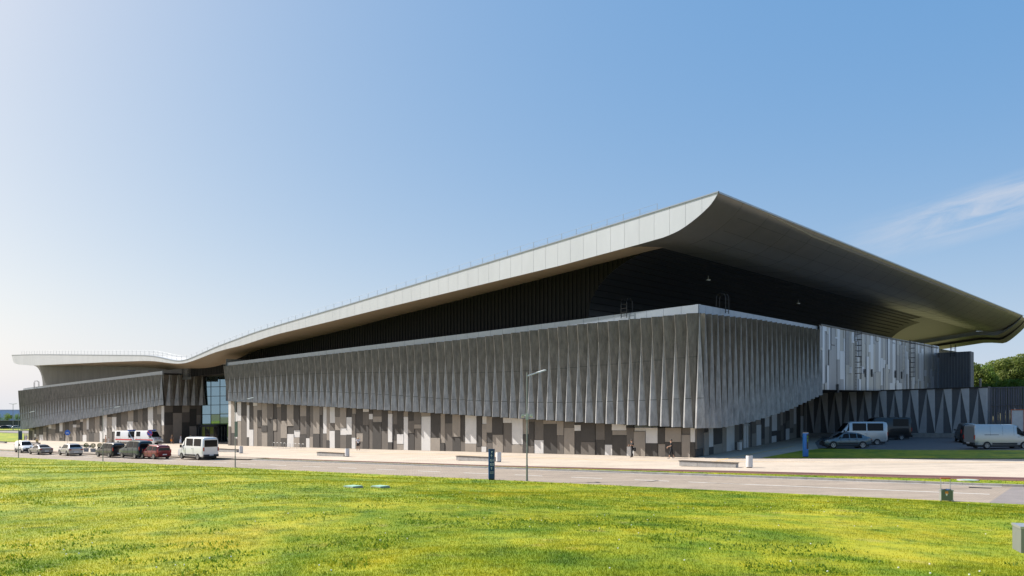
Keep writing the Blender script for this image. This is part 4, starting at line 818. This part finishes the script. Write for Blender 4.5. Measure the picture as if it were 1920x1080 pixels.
# road manhole slots
for px, py in ((1838, 914.5),): x, y, z = at3(px, py); mk('road_gully', MB().box((0, 0, 0), (r_dir.x * .55, r_dir.y * .55, 0), (m_dir.x * .14, m_dir.y * .14, 0), (0, 0, .012)), M['trim'], loc=None, label='dark slotted drain in the asphalt near the kerb', cat='drain').location = (x, y, z + .004)
# suitcase
p = gh(1774, 941); t = thing('trolley_case', 'green wheeled trolley case with raised orange handle on lawn edge', 'suitcase', p, -.18, None, True)
mk('shell', MB().abox(-.26, .26, -.13, .13, .07, .58), M['case_g'], t)
for sx in (-1, 1):
    co = MB()
    for zc in (.09, .56): co.abox(sx * .265 - .03, sx * .265 + .03, -.14, .14, zc - .03, zc + .03)
    co.abox(sx * .26 - .015, sx * .26 + .015, -.138, .138, .07, .58)
    mk('corner_guard', co, M['steel'], t)
mk('edge_frame', MB().abox(-.265, .265, -.02, .02, .06, .595), M['steel'], t)
for sx in (-.21, .21): mk('handle_tube', MB().tube([(sx, .1, .55), (sx, .1, 1.1)], .02, 6), M['steel'], t)
mk('handle_grip', MB().tube([(-.23, .1, 1.1), (-.2, .1, 1.13), (.2, .1, 1.13), (.23, .1, 1.1)], .034, 8), M['rust'], t)
mk('sticker', MB().poly((-.10, -.135, .5), (.04, -.135, .53), (.06, -.135, .42), (0, -.135, .34), (-.08, -.135, .4)), M['orange'], t); mk('tag', MB().poly((-.06, -.136, .42), (.02, -.136, .40), (0, -.136, .30), (-.05, -.136, .32)), M['ink'], t)
mk('folded_coat', MB().grid([[(-.2 + .4 * i / 5, -.12 + .2 * j / 3, .60 + .035 * math.sin(i * 1.7 + j)) for i in range(6)] for j in range(4)]), M['navy'], t)
for sx in (-.2, .2): mk('wheel', MB().tube([(sx - .02, .1, .05), (sx + .02, .1, .05)], .05, 12), M['tyre'], t)
# bollard light close to the viewer
bx, by = 5.47, 8.4; bz = lawn_z(bx, by); t = thing('bollard_light', 'short post with grey box head close to the viewer at lawn', 'bollard', (bx, by, bz - .1), -.3, None, True)
hz0 = EYE - (1034 - HZ) / F * by - (bz - .1); hz1 = EYE - (988 - HZ) / F * by - (bz - .1)
mk('head', MB().box((0, 0, (hz0 + hz1) / 2), (.15, 0, 0), (0, .15, 0), (0, 0, (hz1 - hz0) / 2)), M['pole'], t); mk('lid', MB().box((0, 0, hz1 + .006), (.157, 0, 0), (0, .157, 0), (0, 0, .012)), M['steel'], t); mk('post', MB().tube([(0, 0, 0), (0, 0, hz0)], .045, 10), M['trim'], t); mk('neck', MB().tube([(.06, 0, hz1), (.06, 0, hz1 + .11)], .07, 10), M['lampw'], t)

# ------------------------------------------------------------------ people
def skinned(name, V, E, rad, matl, parent, sub=1):
    me = bpy.data.meshes.new(name); me.from_pydata(V, E, []); o = bpy.data.objects.new(name, me); COL.objects.link(o); o.parent = parent; ORG[o] = ORG[parent]
    sk = o.modifiers.new('s', 'SKIN'); sv = me.skin_vertices[0].data if me.skin_vertices else None
    if sv is None:
        bpy.context.view_layer.objects.active = o; sv = me.skin_vertices[0].data
    for i, r in enumerate(rad): sv[i].radius = (r, r) if not isinstance(r, tuple) else r
    sv[0].use_root = True; sk.use_smooth_shade = True
    ss = o.modifiers.new('d', 'SUBSURF'); ss.levels = sub; ss.render_levels = sub; me.materials.append(matl); return o
def person(label, loc, head, Hh, top, bottom, legs='trousers', stride=.0, arm_l=(-.1, .0, .0), arm_r=(.1, 0, 0), hair=None, sleeves='short', bend=0, shoe=None, seat=False, headwear=None):
    """arm_*: forward swing of the elbow, forward reach of the hand, hand height above hip (shares of height)."""
    P = thing('person', label, 'person', loc, head, None, True); s = Hh / 1.75
    hair = hair or M['hair']; hip = .92 if not seat else .50
    J = {}; J['pel'] = (0, 0, hip); J['wst'] = (.02 + bend * .3, 0, hip + .18); J['chs'] = (.03 + bend * .7, 0, hip + .40); J['nek'] = (.02 + bend, 0, hip + .55); J['hd1'] = (.05 + bend, 0, hip + .64); J['hd2'] = (.045 + bend, 0, hip + .80)
    for sg, n, st_, ar in ((1, 'l', stride, arm_l), (-1, 'r', -stride, arm_r)):
        J['sh' + n] = (.01 + bend * .9, sg * .185, hip + .50); J['el' + n] = (ar[0] - .02 + bend, sg * .25, hip + .24 + abs(ar[0]) * .2); J['wr' + n] = (ar[1] + bend, sg * .23, hip + .03 + ar[2]); J['ha' + n] = (ar[1] + .05 + bend, sg * .225, hip - .05 + ar[2])
        if seat: J['hp' + n] = (.05, sg * .10, hip - .02); J['kn' + n] = (.45, sg * .13, .50); J['an' + n] = (.45, sg * .13, .09); J['to' + n] = (.62, sg * .14, .035)
        else: J['hp' + n] = (0, sg * .095, hip - .06); J['kn' + n] = (st_ * .55 + .03, sg * .10, .49); J['an' + n] = (st_ - (.06 if st_ < 0 else 0), sg * .10, .085 + (.04 if st_ < 0 else 0)); J['to' + n] = (st_ + .15, sg * .12, .035)
    ids = list(J); V = [tuple(c * s for c in J[k]) for k in ids]; ix = {k: i for i, k in enumerate(ids)}
    rad = {'pel': (.11, .09), 'wst': (.10, .08), 'chs': (.115, .09), 'nek': .055, 'hd1': .088, 'hd2': (.098, .098)}
    for n in 'lr': rad.update({'sh' + n: .055, 'el' + n: .043, 'wr' + n: .03, 'ha' + n: (.035, .02), 'hp' + n: .08, 'kn' + n: .055, 'an' + n: .04, 'to' + n: (.042, .03)})
    E = [('pel', 'wst'), ('wst', 'chs'), ('chs', 'nek'), ('nek', 'hd1'), ('hd1', 'hd2')]
    for n in 'lr': E += [('chs', 'sh' + n), ('sh' + n, 'el' + n), ('el' + n, 'wr' + n), ('wr' + n, 'ha' + n), ('pel', 'hp' + n), ('hp' + n, 'kn' + n), ('kn' + n, 'an' + n), ('an' + n, 'to' + n)]
    sc_ = lambda r: tuple(c * s for c in r) if isinstance(r, tuple) else r * s
    E2 = [(ix[a], ix[b]) for a, b in E]; R2 = [sc_(rad[k]) for k in ids]
    for n, sg in (('l', 1), ('r', -1)):          # five fingers per hand
        h = Vector(J['ha' + n]); 
        for k, (dy, ln) in enumerate(((-.03, .07), (-.01, .085), (.01, .08), (.03, .06), (-.05, .04))):
            p1 = h + Vector((.012, dy * .8, -ln * .55)); p2 = h + Vector((.03, dy, -ln)); b0 = len(V); V += [tuple(p1 * s), tuple(p2 * s)]; R2 += [.009 * s, .007 * s]; E2 += [(ix['ha' + n], b0), (b0, b0 + 1)]
    skinned('body', V, E2, R2, M['skin'], P)
    def cloth(name, keys, edges, grow, m, over=None):
        over = over or {}; kk = list(keys); v = [tuple(c * s for c in over.get(k, J.get(k, (0, 0, 0)))) for k in kk]; r = []
        for k in kk: q = grow.get(k) or rad[k]; q = q if isinstance(q, tuple) else (q, q); r.append(tuple((c + (.016 if k not in grow else 0)) * s for c in q))
        return skinned(name, v, [(kk.index(a), kk.index(b)) for a, b in edges], r, m, P)
    mid = lambda a, b, f: tuple(J[a][i] * (1 - f) + J[b][i] * f for i in range(3))
    JT = {'chs': (.185, .15), 'wst': (.165, .14), 'hem': (.17, .145), 'shl': .09, 'shr': .09, 'col': (.09, .085)}; J['col'] = tuple(J['chs'][i] * .35 + J['nek'][i] * .65 for i in range(3))
    ov = {'cul': mid('shl', 'ell', .8 if sleeves == 'short' else .0), 'cur': mid('shr', 'elr', .8 if sleeves == 'short' else .0), 'hem': (0, 0, hip - .04)}
    if sleeves == 'long': ke = ['chs', 'col', 'wst', 'hem', 'shl', 'ell', 'wrl', 'shr', 'elr', 'wrr']; ed = [('chs', 'col'), ('chs', 'wst'), ('wst', 'hem'), ('chs', 'shl'), ('shl', 'ell'), ('ell', 'wrl'), ('chs', 'shr'), ('shr', 'elr'), ('elr', 'wrr')]; gr = dict(JT)
    else: ke = ['chs', 'col', 'wst', 'hem', 'shl', 'cul', 'shr', 'cur']; ed = [('chs', 'col'), ('chs', 'wst'), ('wst', 'hem'), ('chs', 'shl'), ('shl', 'cul'), ('chs', 'shr'), ('shr', 'cur')]; gr = dict(JT, cul=.085, cur=.085)
    cloth('shirt', ke, ed, gr, top, ov)
    if legs == 'dress':
        prof = [(.15, hip + .12), (.17, hip - .05), (.22, hip - .35), (.27, .22)]; mb = MB(); mb.grid([[(r * .85 * s * math.cos(t) * (1 + .05 * math.sin(5 * t)), r * s * math.sin(t), z * s) for t in np.linspace(0, 2 * math.pi, 25)[:-1]] for r, z in prof], True); mk('skirt', mb, bottom, P, smooth=60)
    else:
        end = {'trousers': 'an', 'shorts': 'sk', 'cropped': 'ck'}[legs]
        if legs == 'shorts': ov.update(skl=mid('hpl', 'knl', .85), skr=mid('hpr', 'knr', .85))
        if legs == 'cropped': ov.update(ckl=mid('knl', 'anl', .45), ckr=mid('knr', 'anr', .45))
        ke = ['pel', 'wst', 'hpl', 'hpr']; ed = [('pel', 'wst'), ('pel', 'hpl'), ('pel', 'hpr')]; gr = {'pel': (.155, .135), 'wst': (.14, .12), 'hpl': .115, 'hpr': .115, 'knl': .085, 'knr': .085, end + 'l': .115 if legs == 'shorts' else .075, end + 'r': .115 if legs == 'shorts' else .075}
        for n in 'lr':
            if legs == 'shorts': ke.append('sk' + n); ed.append(('hp' + n, 'sk' + n))
            else: ke += ['kn' + n, end + n]; ed += [('hp' + n, 'kn' + n), ('kn' + n, end + n)]
        cloth('trousers' if legs != 'shorts' else 'shorts', ke, ed, gr, bottom, ov)
    hd = Vector(J['hd2']); hm = MB(); 
    rows = []
    for ph in np.linspace(0, math.pi * .58, 7): rows.append([((hd.x - .018 + .118 * math.sin(ph) * math.cos(t)) * s, (.108 * math.sin(ph) * math.sin(t)) * s, (hd.z - .02 + .11 * math.cos(ph)) * s) for t in np.linspace(0, 2 * math.pi, 17)[:-1]])
    hm.grid(rows, True); mk('hair' if not headwear else 'cap', hm, headwear or hair, P, smooth=60)
    nz = Vector(J['hd1']); face = MB().tube([(nz.x * s + .075 * s, 0, (nz.z + .09) * s), (nz.x * s + .105 * s, 0, (nz.z + .055) * s)], [.008 * s, .016 * s], 6); mk('nose', face, M['skin'], P)
    ey = MB()
    for sg in (-1, 1): ey.box(((nz.x + .088) * s, sg * .032 * s, (nz.z + .095) * s), (.006, 0, 0), (0, .012, 0), (0, 0, .006))
    ey.box(((nz.x + .082) * s, 0, (nz.z + .02) * s), (.006, 0, 0), (0, .022, 0), (0, 0, .005)); mk('eyes_and_mouth', ey, M['hair'], P)
    if shoe:
        for n in 'lr': a, b = Vector(J['an' + n]) * s, Vector(J['to' + n]) * s; mk('shoe', MB().box(((a.x + b.x) / 2 - .01, (a.y + b.y) / 2, .04 + (a.z - .085 * s)), (.115, 0, 0), (0, .046, 0), (0, 0, .04)), shoe, P)
    return P, J, s
c_w = flat('cloth_white', (.68, .66, .68)); c_b = flat('cloth_black', (.012, .012, .014)); c_li = flat('cloth_lilac', (.42, .40, .52)); c_ye = flat('cloth_yellow', (.55, .42, .14)); c_br = flat('cloth_brown', (.16, .12, .10)); c_sky = flat('cloth_pale_blue', (.50, .54, .66)); c_gr = flat('cloth_green', (.10, .25, .20)); c_pk = flat('cloth_tan', (.50, .33, .24)); h_blond = flat('hair_fair', (.33, .22, .10)); sh_w = flat('shoe_light', (.5, .45, .4)); sh_d = flat('shoe_dark', (.03, .03, .03)); cap_m = flat('cap_cream', (.6, .52, .36))
P, J, s = person('person in white shirt and black shorts walking away along the wall', at3(671.5, 844.2), 1.9, 1.76, c_w, c_b, 'shorts', .24, (.12, .10, .02), (-.1, -.06, .02), shoe=sh_d, headwear=cap_m)
mk('shoulder_bag', MB().box((-.02, -.25, .95), (.13, 0, 0), (0, .05, 0), (0, 0, .14)), c_b, P); mk('bag_strap', MB().tube([(-.13, .14, 1.45), (-.15, 0, 1.25), (-.1, -.22, 1.05)], .018, 5), c_b, P)
P, J, s = person('person all in black leaning against the wall with arms folded', at3(1185, 857.2), 3.5, 1.74, c_b, c_b, 'trousers', .10, (.0, .24, .32), (.0, .24, .30), shoe=sh_d)
mk('bag', MB().box((-.16, .24, .80), (.08, 0, 0), (0, .13, 0), (0, 0, .17)), c_b, P)
person('person in black shirt and cropped black trousers walking near hall corner', at3(1259, 859.5), math.pi - .2, 1.80, c_b, c_b, 'cropped', .2, (.06, .36, .14), (.04, .32, .12), shoe=sh_w)
P, J, s = person('person in brown dress carrying an orange bag at the entrance', at3(323, 832.6), 2.9, 1.72, c_br, c_br, 'dress', .2, (.1, .06, .02), (-.1, -.08, .02), hair=h_blond, shoe=sh_w)
mk('handbag', MB().box((-.05, .34, .72), (.16, 0, 0), (0, .07, 0), (0, 0, .17)), M['orange'], P)
person('person in long pale blue dress walking by the entrance', at3(339, 832), .3, 1.7, c_sky, c_sky, 'dress', .15, (.1, .05, .0), (-.1, -.05, 0), shoe=sh_w)
person('person in green top standing by the revolving door', at3(357, 831), 1.0, 1.75, c_gr, c_b, 'trousers', .1, shoe=sh_d)
person('person in lilac top walking at the far end of the hall', at3(49, 829.2), 2.6, 1.8, c_li, c_li, 'shorts', .2, (.1, .1, 0), (-.1, -.1, 0), shoe=sh_w)
x, y, z = at3(70, 833.3); person('person in yellow top sitting on the far bench', (x, y - .1, z), -.9, 1.75, c_ye, c_b, 'trousers', 0, (.1, .25, .05), (.1, .25, .05), shoe=sh_d, seat=True)
person('bare armed person in tan clothes standing left of the bicycles', at3(198, 832.5), .4, 1.8, c_pk, c_pk, 'shorts', .08, shoe=sh_w); person('smaller person in white top beside the parked bicycles', at3(203.5, 834), .2, 1.45, c_w, c_w, 'shorts', .08, shoe=sh_w)

# ------------------------------------------------------------------ bicycles
def bicycle(px, py, rz, label):
    x, y, z = at3(px, py); t = thing('bicycle', label, 'bicycle', (x, y, z), rz, 'bicycles parked by the ambulances', True)
    for cx_ in (-.52, .52):
        ring = [(cx_ + .34 * math.cos(a), 0, .35 + .34 * math.sin(a)) for a in np.linspace(0, 2 * math.pi, 25)]; w_ = mk('wheel', MB().tube(ring, .022, 6), M['tyre'], t); sp = MB()
        for k in range(8): a = k * math.pi / 4; sp.tube([(cx_, 0, .35), (cx_ + .32 * math.cos(a), 0, .35 + .32 * math.sin(a))], .005, 3)
        mk('spokes', sp, M['steel'], w_)
    f = MB(); 
    for a, b in (((-.52, 0, .35), (-.05, 0, .33)), ((-.05, 0, .33), (-.2, 0, .85)), ((-.52, 0, .35), (-.18, 0, .78)), ((-.05, 0, .33), (.34, 0, .78)), ((-.18, 0, .78), (.33, 0, .84)), ((.33, 0, .95), (.52, 0, .35))): f.tube([a, b], .022, 6)
    mk('frame', f, c_black, t); mk('saddle', MB().box((-.21, 0, .89), (.13, 0, .01), (0, .06, 0), (0, 0, .03)), M['trim'], t); mk('handlebar', MB().tube([(.25, -.28, 1.0), (.34, -.1, .98), (.34, .1, .98), (.25, .28, 1.0)], .016, 6), M['steel'], t); mk('crank', MB().lathe([(0, -.03), (.1, -.03), (.1, -.02)], (-.05, 0, .33), 14, 'y'), M['trim'], t)
bicycle(211, 833, -.3, 'dark bicycle parked nearest to the people'); bicycle(217, 833.6, -.2, 'dark bicycle parked in the middle of three'); bicycle(223.5, 834, -.35, 'dark bicycle parked nearest to the ambulances')
# cycle stand by the hall wall
x, y, z = at3(538, 841); t = thing('cycle_rack', 'low steel cycle rack standing against the striped wall', 'cycle rack', (x, y, z), math.atan2(-.678, .735), None, True)
for k in range(9): mk('hoop', MB().tube([(-4 + k, 0, 0), (-4 + k, 0, .75), (-3.9 + k, 0, .82), (-3.5 + k, 0, .82), (-3.4 + k, 0, .75), (-3.4 + k, 0, 0)], .025, 6), M['steel'], t)
mk('ground_rail', MB().abox(-4.2, 4.8, -.03, .03, 0, .04), M['steel'], t)

# ------------------------------------------------------------------ trees and the far distance
def tree(x, y, h, r, m, label, seed, group, n=6500, trunk_lean=0):
    z = gz(x); t = thing('tree', label, 'tree', (x, y, z), seed * 1.3, group, True); rg = np.random.RandomState(seed)
    tk = MB(); top = Vector((rg.uniform(-.4, .4), rg.uniform(-.4, .4), h * .75)); tk.tube([(0, 0, -.2), top * .35, top * .7, top], [h * .022, h * .017, h * .011, h * .004], 8)
    lobes = []
    for k in range(11):
        a = rg.uniform(0, 6.283); rr = r * rg.uniform(.15, .68); zc = h * rg.uniform(.38, .86); lobes.append((rr * math.cos(a) * (1.15 - .5 * zc / h), rr * math.sin(a) * (1.15 - .5 * zc / h), zc, r * rg.uniform(.32, .52)))
    lobes.append((0, 0, h * .9, r * .36))
    for lx_, ly_, lz_, _ in lobes[:7]: tk.tube([top * (lz_ / h * .62), (lx_ * .5, ly_ * .5, lz_ * .82), (lx_, ly_, lz_)], [h * .009, h * .006, h * .003], 5)
    mk('trunk', tk, M['bark'], t); parts = [leaf_ball((a, b, c), d, n // 12, r * .05, seed * 31 + i, .85) for i, (a, b, c, d) in enumerate(lobes)]
    mk('crown', join(*parts), m, t)
TG = 'trees of the wood beyond the yard'
spots = [(1822, 205, 15.0, 'leaf2'), (1836, 225, 15.5, 'leaf2'), (1850, 205, 14.2, 'leaf1'), (1866, 235, 17.0, 'leaf2'), (1881, 215, 16.4, 'leaf2'), (1897, 235, 18.0, 'leaf2'), (1915, 215, 17.5, 'leaf2'), (1935, 225, 19, 'leaf2'), (1960, 215, 18, 'leaf2'), (1990, 225, 19, 'leaf1'), (2030, 220, 18, 'leaf2'), (1808, 215, 14, 'leaf1'),
         (1828, 170, 8.0, 'leaf3'), (1846, 175, 8.6, 'leaf1'), (1866, 168, 8.4, 'leaf3'), (1888, 172, 9.2, 'leaf1'), (1908, 165, 9.0, 'leaf3'), (1930, 172, 9.5, 'leaf3'), (1965, 175, 10, 'leaf1')]
for i, (px, Y, h, lf_) in enumerate(spots):
    X = (px - 960) / F * Y; tall = h > 12
    tree(X, Y, h, h * (.34 if tall else .45), M[lf_], ('tall olive green tree of the wood behind the yard fence' if lf_ == 'leaf2' else 'tall mid green tree of the wood behind the yard fence') if tall else ('low bright green tree in front of the wood' if lf_ == 'leaf3' else 'low mid green tree in front of the wood'), 40 + i, TG + (', back row' if tall else ', front row'))
# wooden pole in front of the wood
X = (1838 - 960) / F * 160; t = thing('timber_pole', 'short pale timber pole in front of the wood', 'pole', (X, 160, gz(X)), 0, None, True); mk('shaft', MB().tube([(0, 0, 0), (0, 0, 9.4)], [.3, .22], 8), M['p_mid'], t); mk('pole_cap', MB().lathe([(.26, 9.35), (.26, 9.45), (0, 9.5)], n=10), M['steel'], t)
# left distance: car park lawn, sheds, halls, trees
patch('far_lawn', ((-200, 829), (45, 829), (45, 817), (-200, 816)), .03, M['lawn']); patch('far_car_park', ((-250, 815.5), (60, 816.5), (70, 806.5), (-250, 805.5)), .03, M['asphalt_r'])
x, y, z = at3(8, 811); t = thing('dark_hut', 'low dark flat hut beside the distant car park', 'hut', (x - 8, y + 14, z)); zq = ORG[t]
hb_ = MB().abox(zq.x - 14, zq.x + 10.5, zq.y, zq.y + 6, z, z + 3.2); mk('hut_wall', hb_, M['fence'], t); mk('hut_roof', MB().abox(zq.x - 14.3, zq.x + 10.8, zq.y - .3, zq.y + 6.3, z + 3.2, z + 3.45), M['trim'], t); mk('hut_door', MB().abox(zq.x + 3, zq.x + 4.2, zq.y - .05, zq.y, z + .02, z + 2.2), M['trim'], t)
def fsheet(name, x0, x1, y0, y1, dz, m): mk(name, MB().poly((x0, y0, gz(x0) + dz), (x1, y0, gz(x1) + dz), (x1, y1, gz(x1) + dz), (x0, y1, gz(x0) + dz)), m, kind='structure')
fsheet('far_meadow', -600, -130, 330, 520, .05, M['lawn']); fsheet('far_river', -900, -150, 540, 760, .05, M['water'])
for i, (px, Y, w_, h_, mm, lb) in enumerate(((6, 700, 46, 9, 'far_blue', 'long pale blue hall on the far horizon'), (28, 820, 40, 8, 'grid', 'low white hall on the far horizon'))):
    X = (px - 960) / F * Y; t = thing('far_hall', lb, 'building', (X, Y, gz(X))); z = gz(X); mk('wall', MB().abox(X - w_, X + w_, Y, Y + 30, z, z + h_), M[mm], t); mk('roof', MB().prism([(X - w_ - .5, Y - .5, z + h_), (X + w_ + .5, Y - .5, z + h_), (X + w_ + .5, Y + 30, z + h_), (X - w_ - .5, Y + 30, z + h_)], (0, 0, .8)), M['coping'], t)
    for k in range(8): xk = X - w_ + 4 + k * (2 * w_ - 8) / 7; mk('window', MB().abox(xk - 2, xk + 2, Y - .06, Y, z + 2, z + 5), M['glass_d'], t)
for i, (px, Y, h) in enumerate(((14.5, 520, 6.5), (-8, 540, 7), (32, 600, 6), (-30, 560, 7))): tree((px - 960) / F * Y, Y, h, h * .6, M['leaf1'], ['lone round tree on the far left horizon', 'far round tree next to the blue hall', 'small far tree near the end of the hall', 'far tree at the horizon past the hut'][i], 80 + i, 'far horizon trees', 1500)
X = (24.5 - 960) / F * 330; t = thing('far_lamp_post', 'distant double armed lamp post by the car park', 'street lamp', (X, 330, gz(X)), 0, None, True); mk('pole', MB().tube([(0, 0, 0), (0, 0, 11)], [.14, .08], 8), M['pole'], t)
for s in (-1, 1): mk('lamp_head', MB().box((s * .8, 0, 11.1), (.7, 0, .1 * s), (0, .15, 0), (0, 0, .08)), M['lampw'], t)

# ------------------------------------------------------------------ grass blades on the lawn
def blades(name, P, h, wdt, seed):
    rg = np.random.RandomState(seed); n = len(P); a = rg.uniform(0, 6.283, n); hh = h * rg.uniform(.5, 1.35, n); lean = rg.uniform(.1, .8, n) * hh; la = rg.uniform(0, 6.283, n)
    w = wdt * rg.uniform(.6, 1.3, n); dx, dy = np.cos(a) * w, np.sin(a) * w
    v = np.empty((n, 3, 3)); v[:, 0] = P - np.stack([dx, dy, np.full(n, .01)], 1); v[:, 1] = P + np.stack([dx, dy, np.full(n, -.01)], 1); v[:, 2] = P + np.stack([np.cos(la) * lean, np.sin(la) * lean, hh], 1)
    me = bpy.data.meshes.new(name); me.vertices.add(3 * n); me.vertices.foreach_set('co', v.reshape(-1)); me.loops.add(3 * n); me.loops.foreach_set('vertex_index', np.arange(3 * n)); me.polygons.add(n); me.polygons.foreach_set('loop_start', np.arange(0, 3 * n, 3)); me.polygons.foreach_set('loop_total', np.full(n, 3)); me.update(calc_edges=True); me.materials.append(M['blades'])
    o = bpy.data.objects.new(name, me); COL.objects.link(o); return o
lz = np.vectorize(lawn_z)
def vnoise(x, y, seed):              # smooth value noise, 0..1
    g = np.random.RandomState(seed).uniform(0, 1, (256, 256)); xi, yi = np.floor(x).astype(int), np.floor(y).astype(int); fx, fy = x - xi, y - yi; fx = fx * fx * (3 - 2 * fx); fy = fy * fy * (3 - 2 * fy); G = lambda a, b: g[a % 256, b % 256]
    return (G(xi, yi) * (1 - fx) + G(xi + 1, yi) * fx) * (1 - fy) + (G(xi, yi + 1) * (1 - fx) + G(xi + 1, yi + 1) * fx) * fy
def lawn_points(n, y0, y1, seed):
    rg = np.random.RandomState(seed); Y = y0 * (y1 / y0) ** rg.uniform(0, 1, n); X = Y * rg.uniform(-.70, .70, n); keep = ((X - R0.x) * m_dir.x + (Y - R0.y) * m_dir.y) < -.02
    X, Y = X[keep], Y[keep]; clump = vnoise(X / 2.6, Y / 2.6, 11) * .9 + vnoise(X / .7, Y / .7, 12) * .8 + vnoise(X / 7, Y / 7, 13) * .6 - 1.0
    k2 = rg.uniform(-.75, .55, len(X)) < clump; X, Y = X[k2], Y[k2]; return np.stack([X, Y, lz(X, Y) + .02], 1)
for nm, n, y0, y1, h, w, sd, lb in (('grass', 420000, 9.5, 24, .032, .006, 1, 'short yellow green grass covering the foreground mound'), ('grass', 230000, 24, 50, .045, .012, 2, 'short yellow green grass on the middle of the lawn'), ('grass', 110000, 50, 125, .075, .028, 3, 'short green grass along the road edge of the lawn')):
    tag(blades(nm, lawn_points(n, y0, y1, sd), h, w, sd), lb, 'grass', None, 'stuff')
rg = np.random.RandomState(5); l = rg.uniform(-90, 45, 26000); m_ = 9.4 + rg.uniform(0, 1, 26000) * (np.vectorize(path_in)(l) - 9.4); PX = R0.x + r_dir.x * l + m_dir.x * m_; PY = R0.y + r_dir.y * l + m_dir.y * m_
tag(blades('grass', np.stack([PX, PY, np.vectorize(gz)(PX) + .05], 1), .045, .022, 6), 'short grass in the verge between kerb and red path', 'grass', None, 'stuff')
w_ = lawn_points(70000, 12, 95, 21); k_ = vnoise(w_[:, 0] / 3.2, w_[:, 1] / 3.2, 31) * vnoise(w_[:, 0] / .8, w_[:, 1] / .8, 32) > .345; M['blades_real'] = M['blades']; M['blades'] = leaf_mat('weed_leaves', (.075, .15, .012), (.13, .21, .02))
tag(blades('weeds', w_[k_], .045, .026, 22), 'darker green broad leaved weeds growing in patches through the lawn', 'weeds', None, 'stuff'); M['blades'] = M['blades_real']
# white clover heads scattered in the near grass
P_ = lawn_points(900, 10, 40, 9); mb = MB()
for p in P_[:130]: mb.box((p[0], p[1], p[2] + .06), (.009, 0, 0), (0, .009, 0), (0, 0, .008))
mk('clover_flowers', mb, M['ink'], kind='stuff', label='tiny white clover flowers dotted in the near grass', cat='flowers')
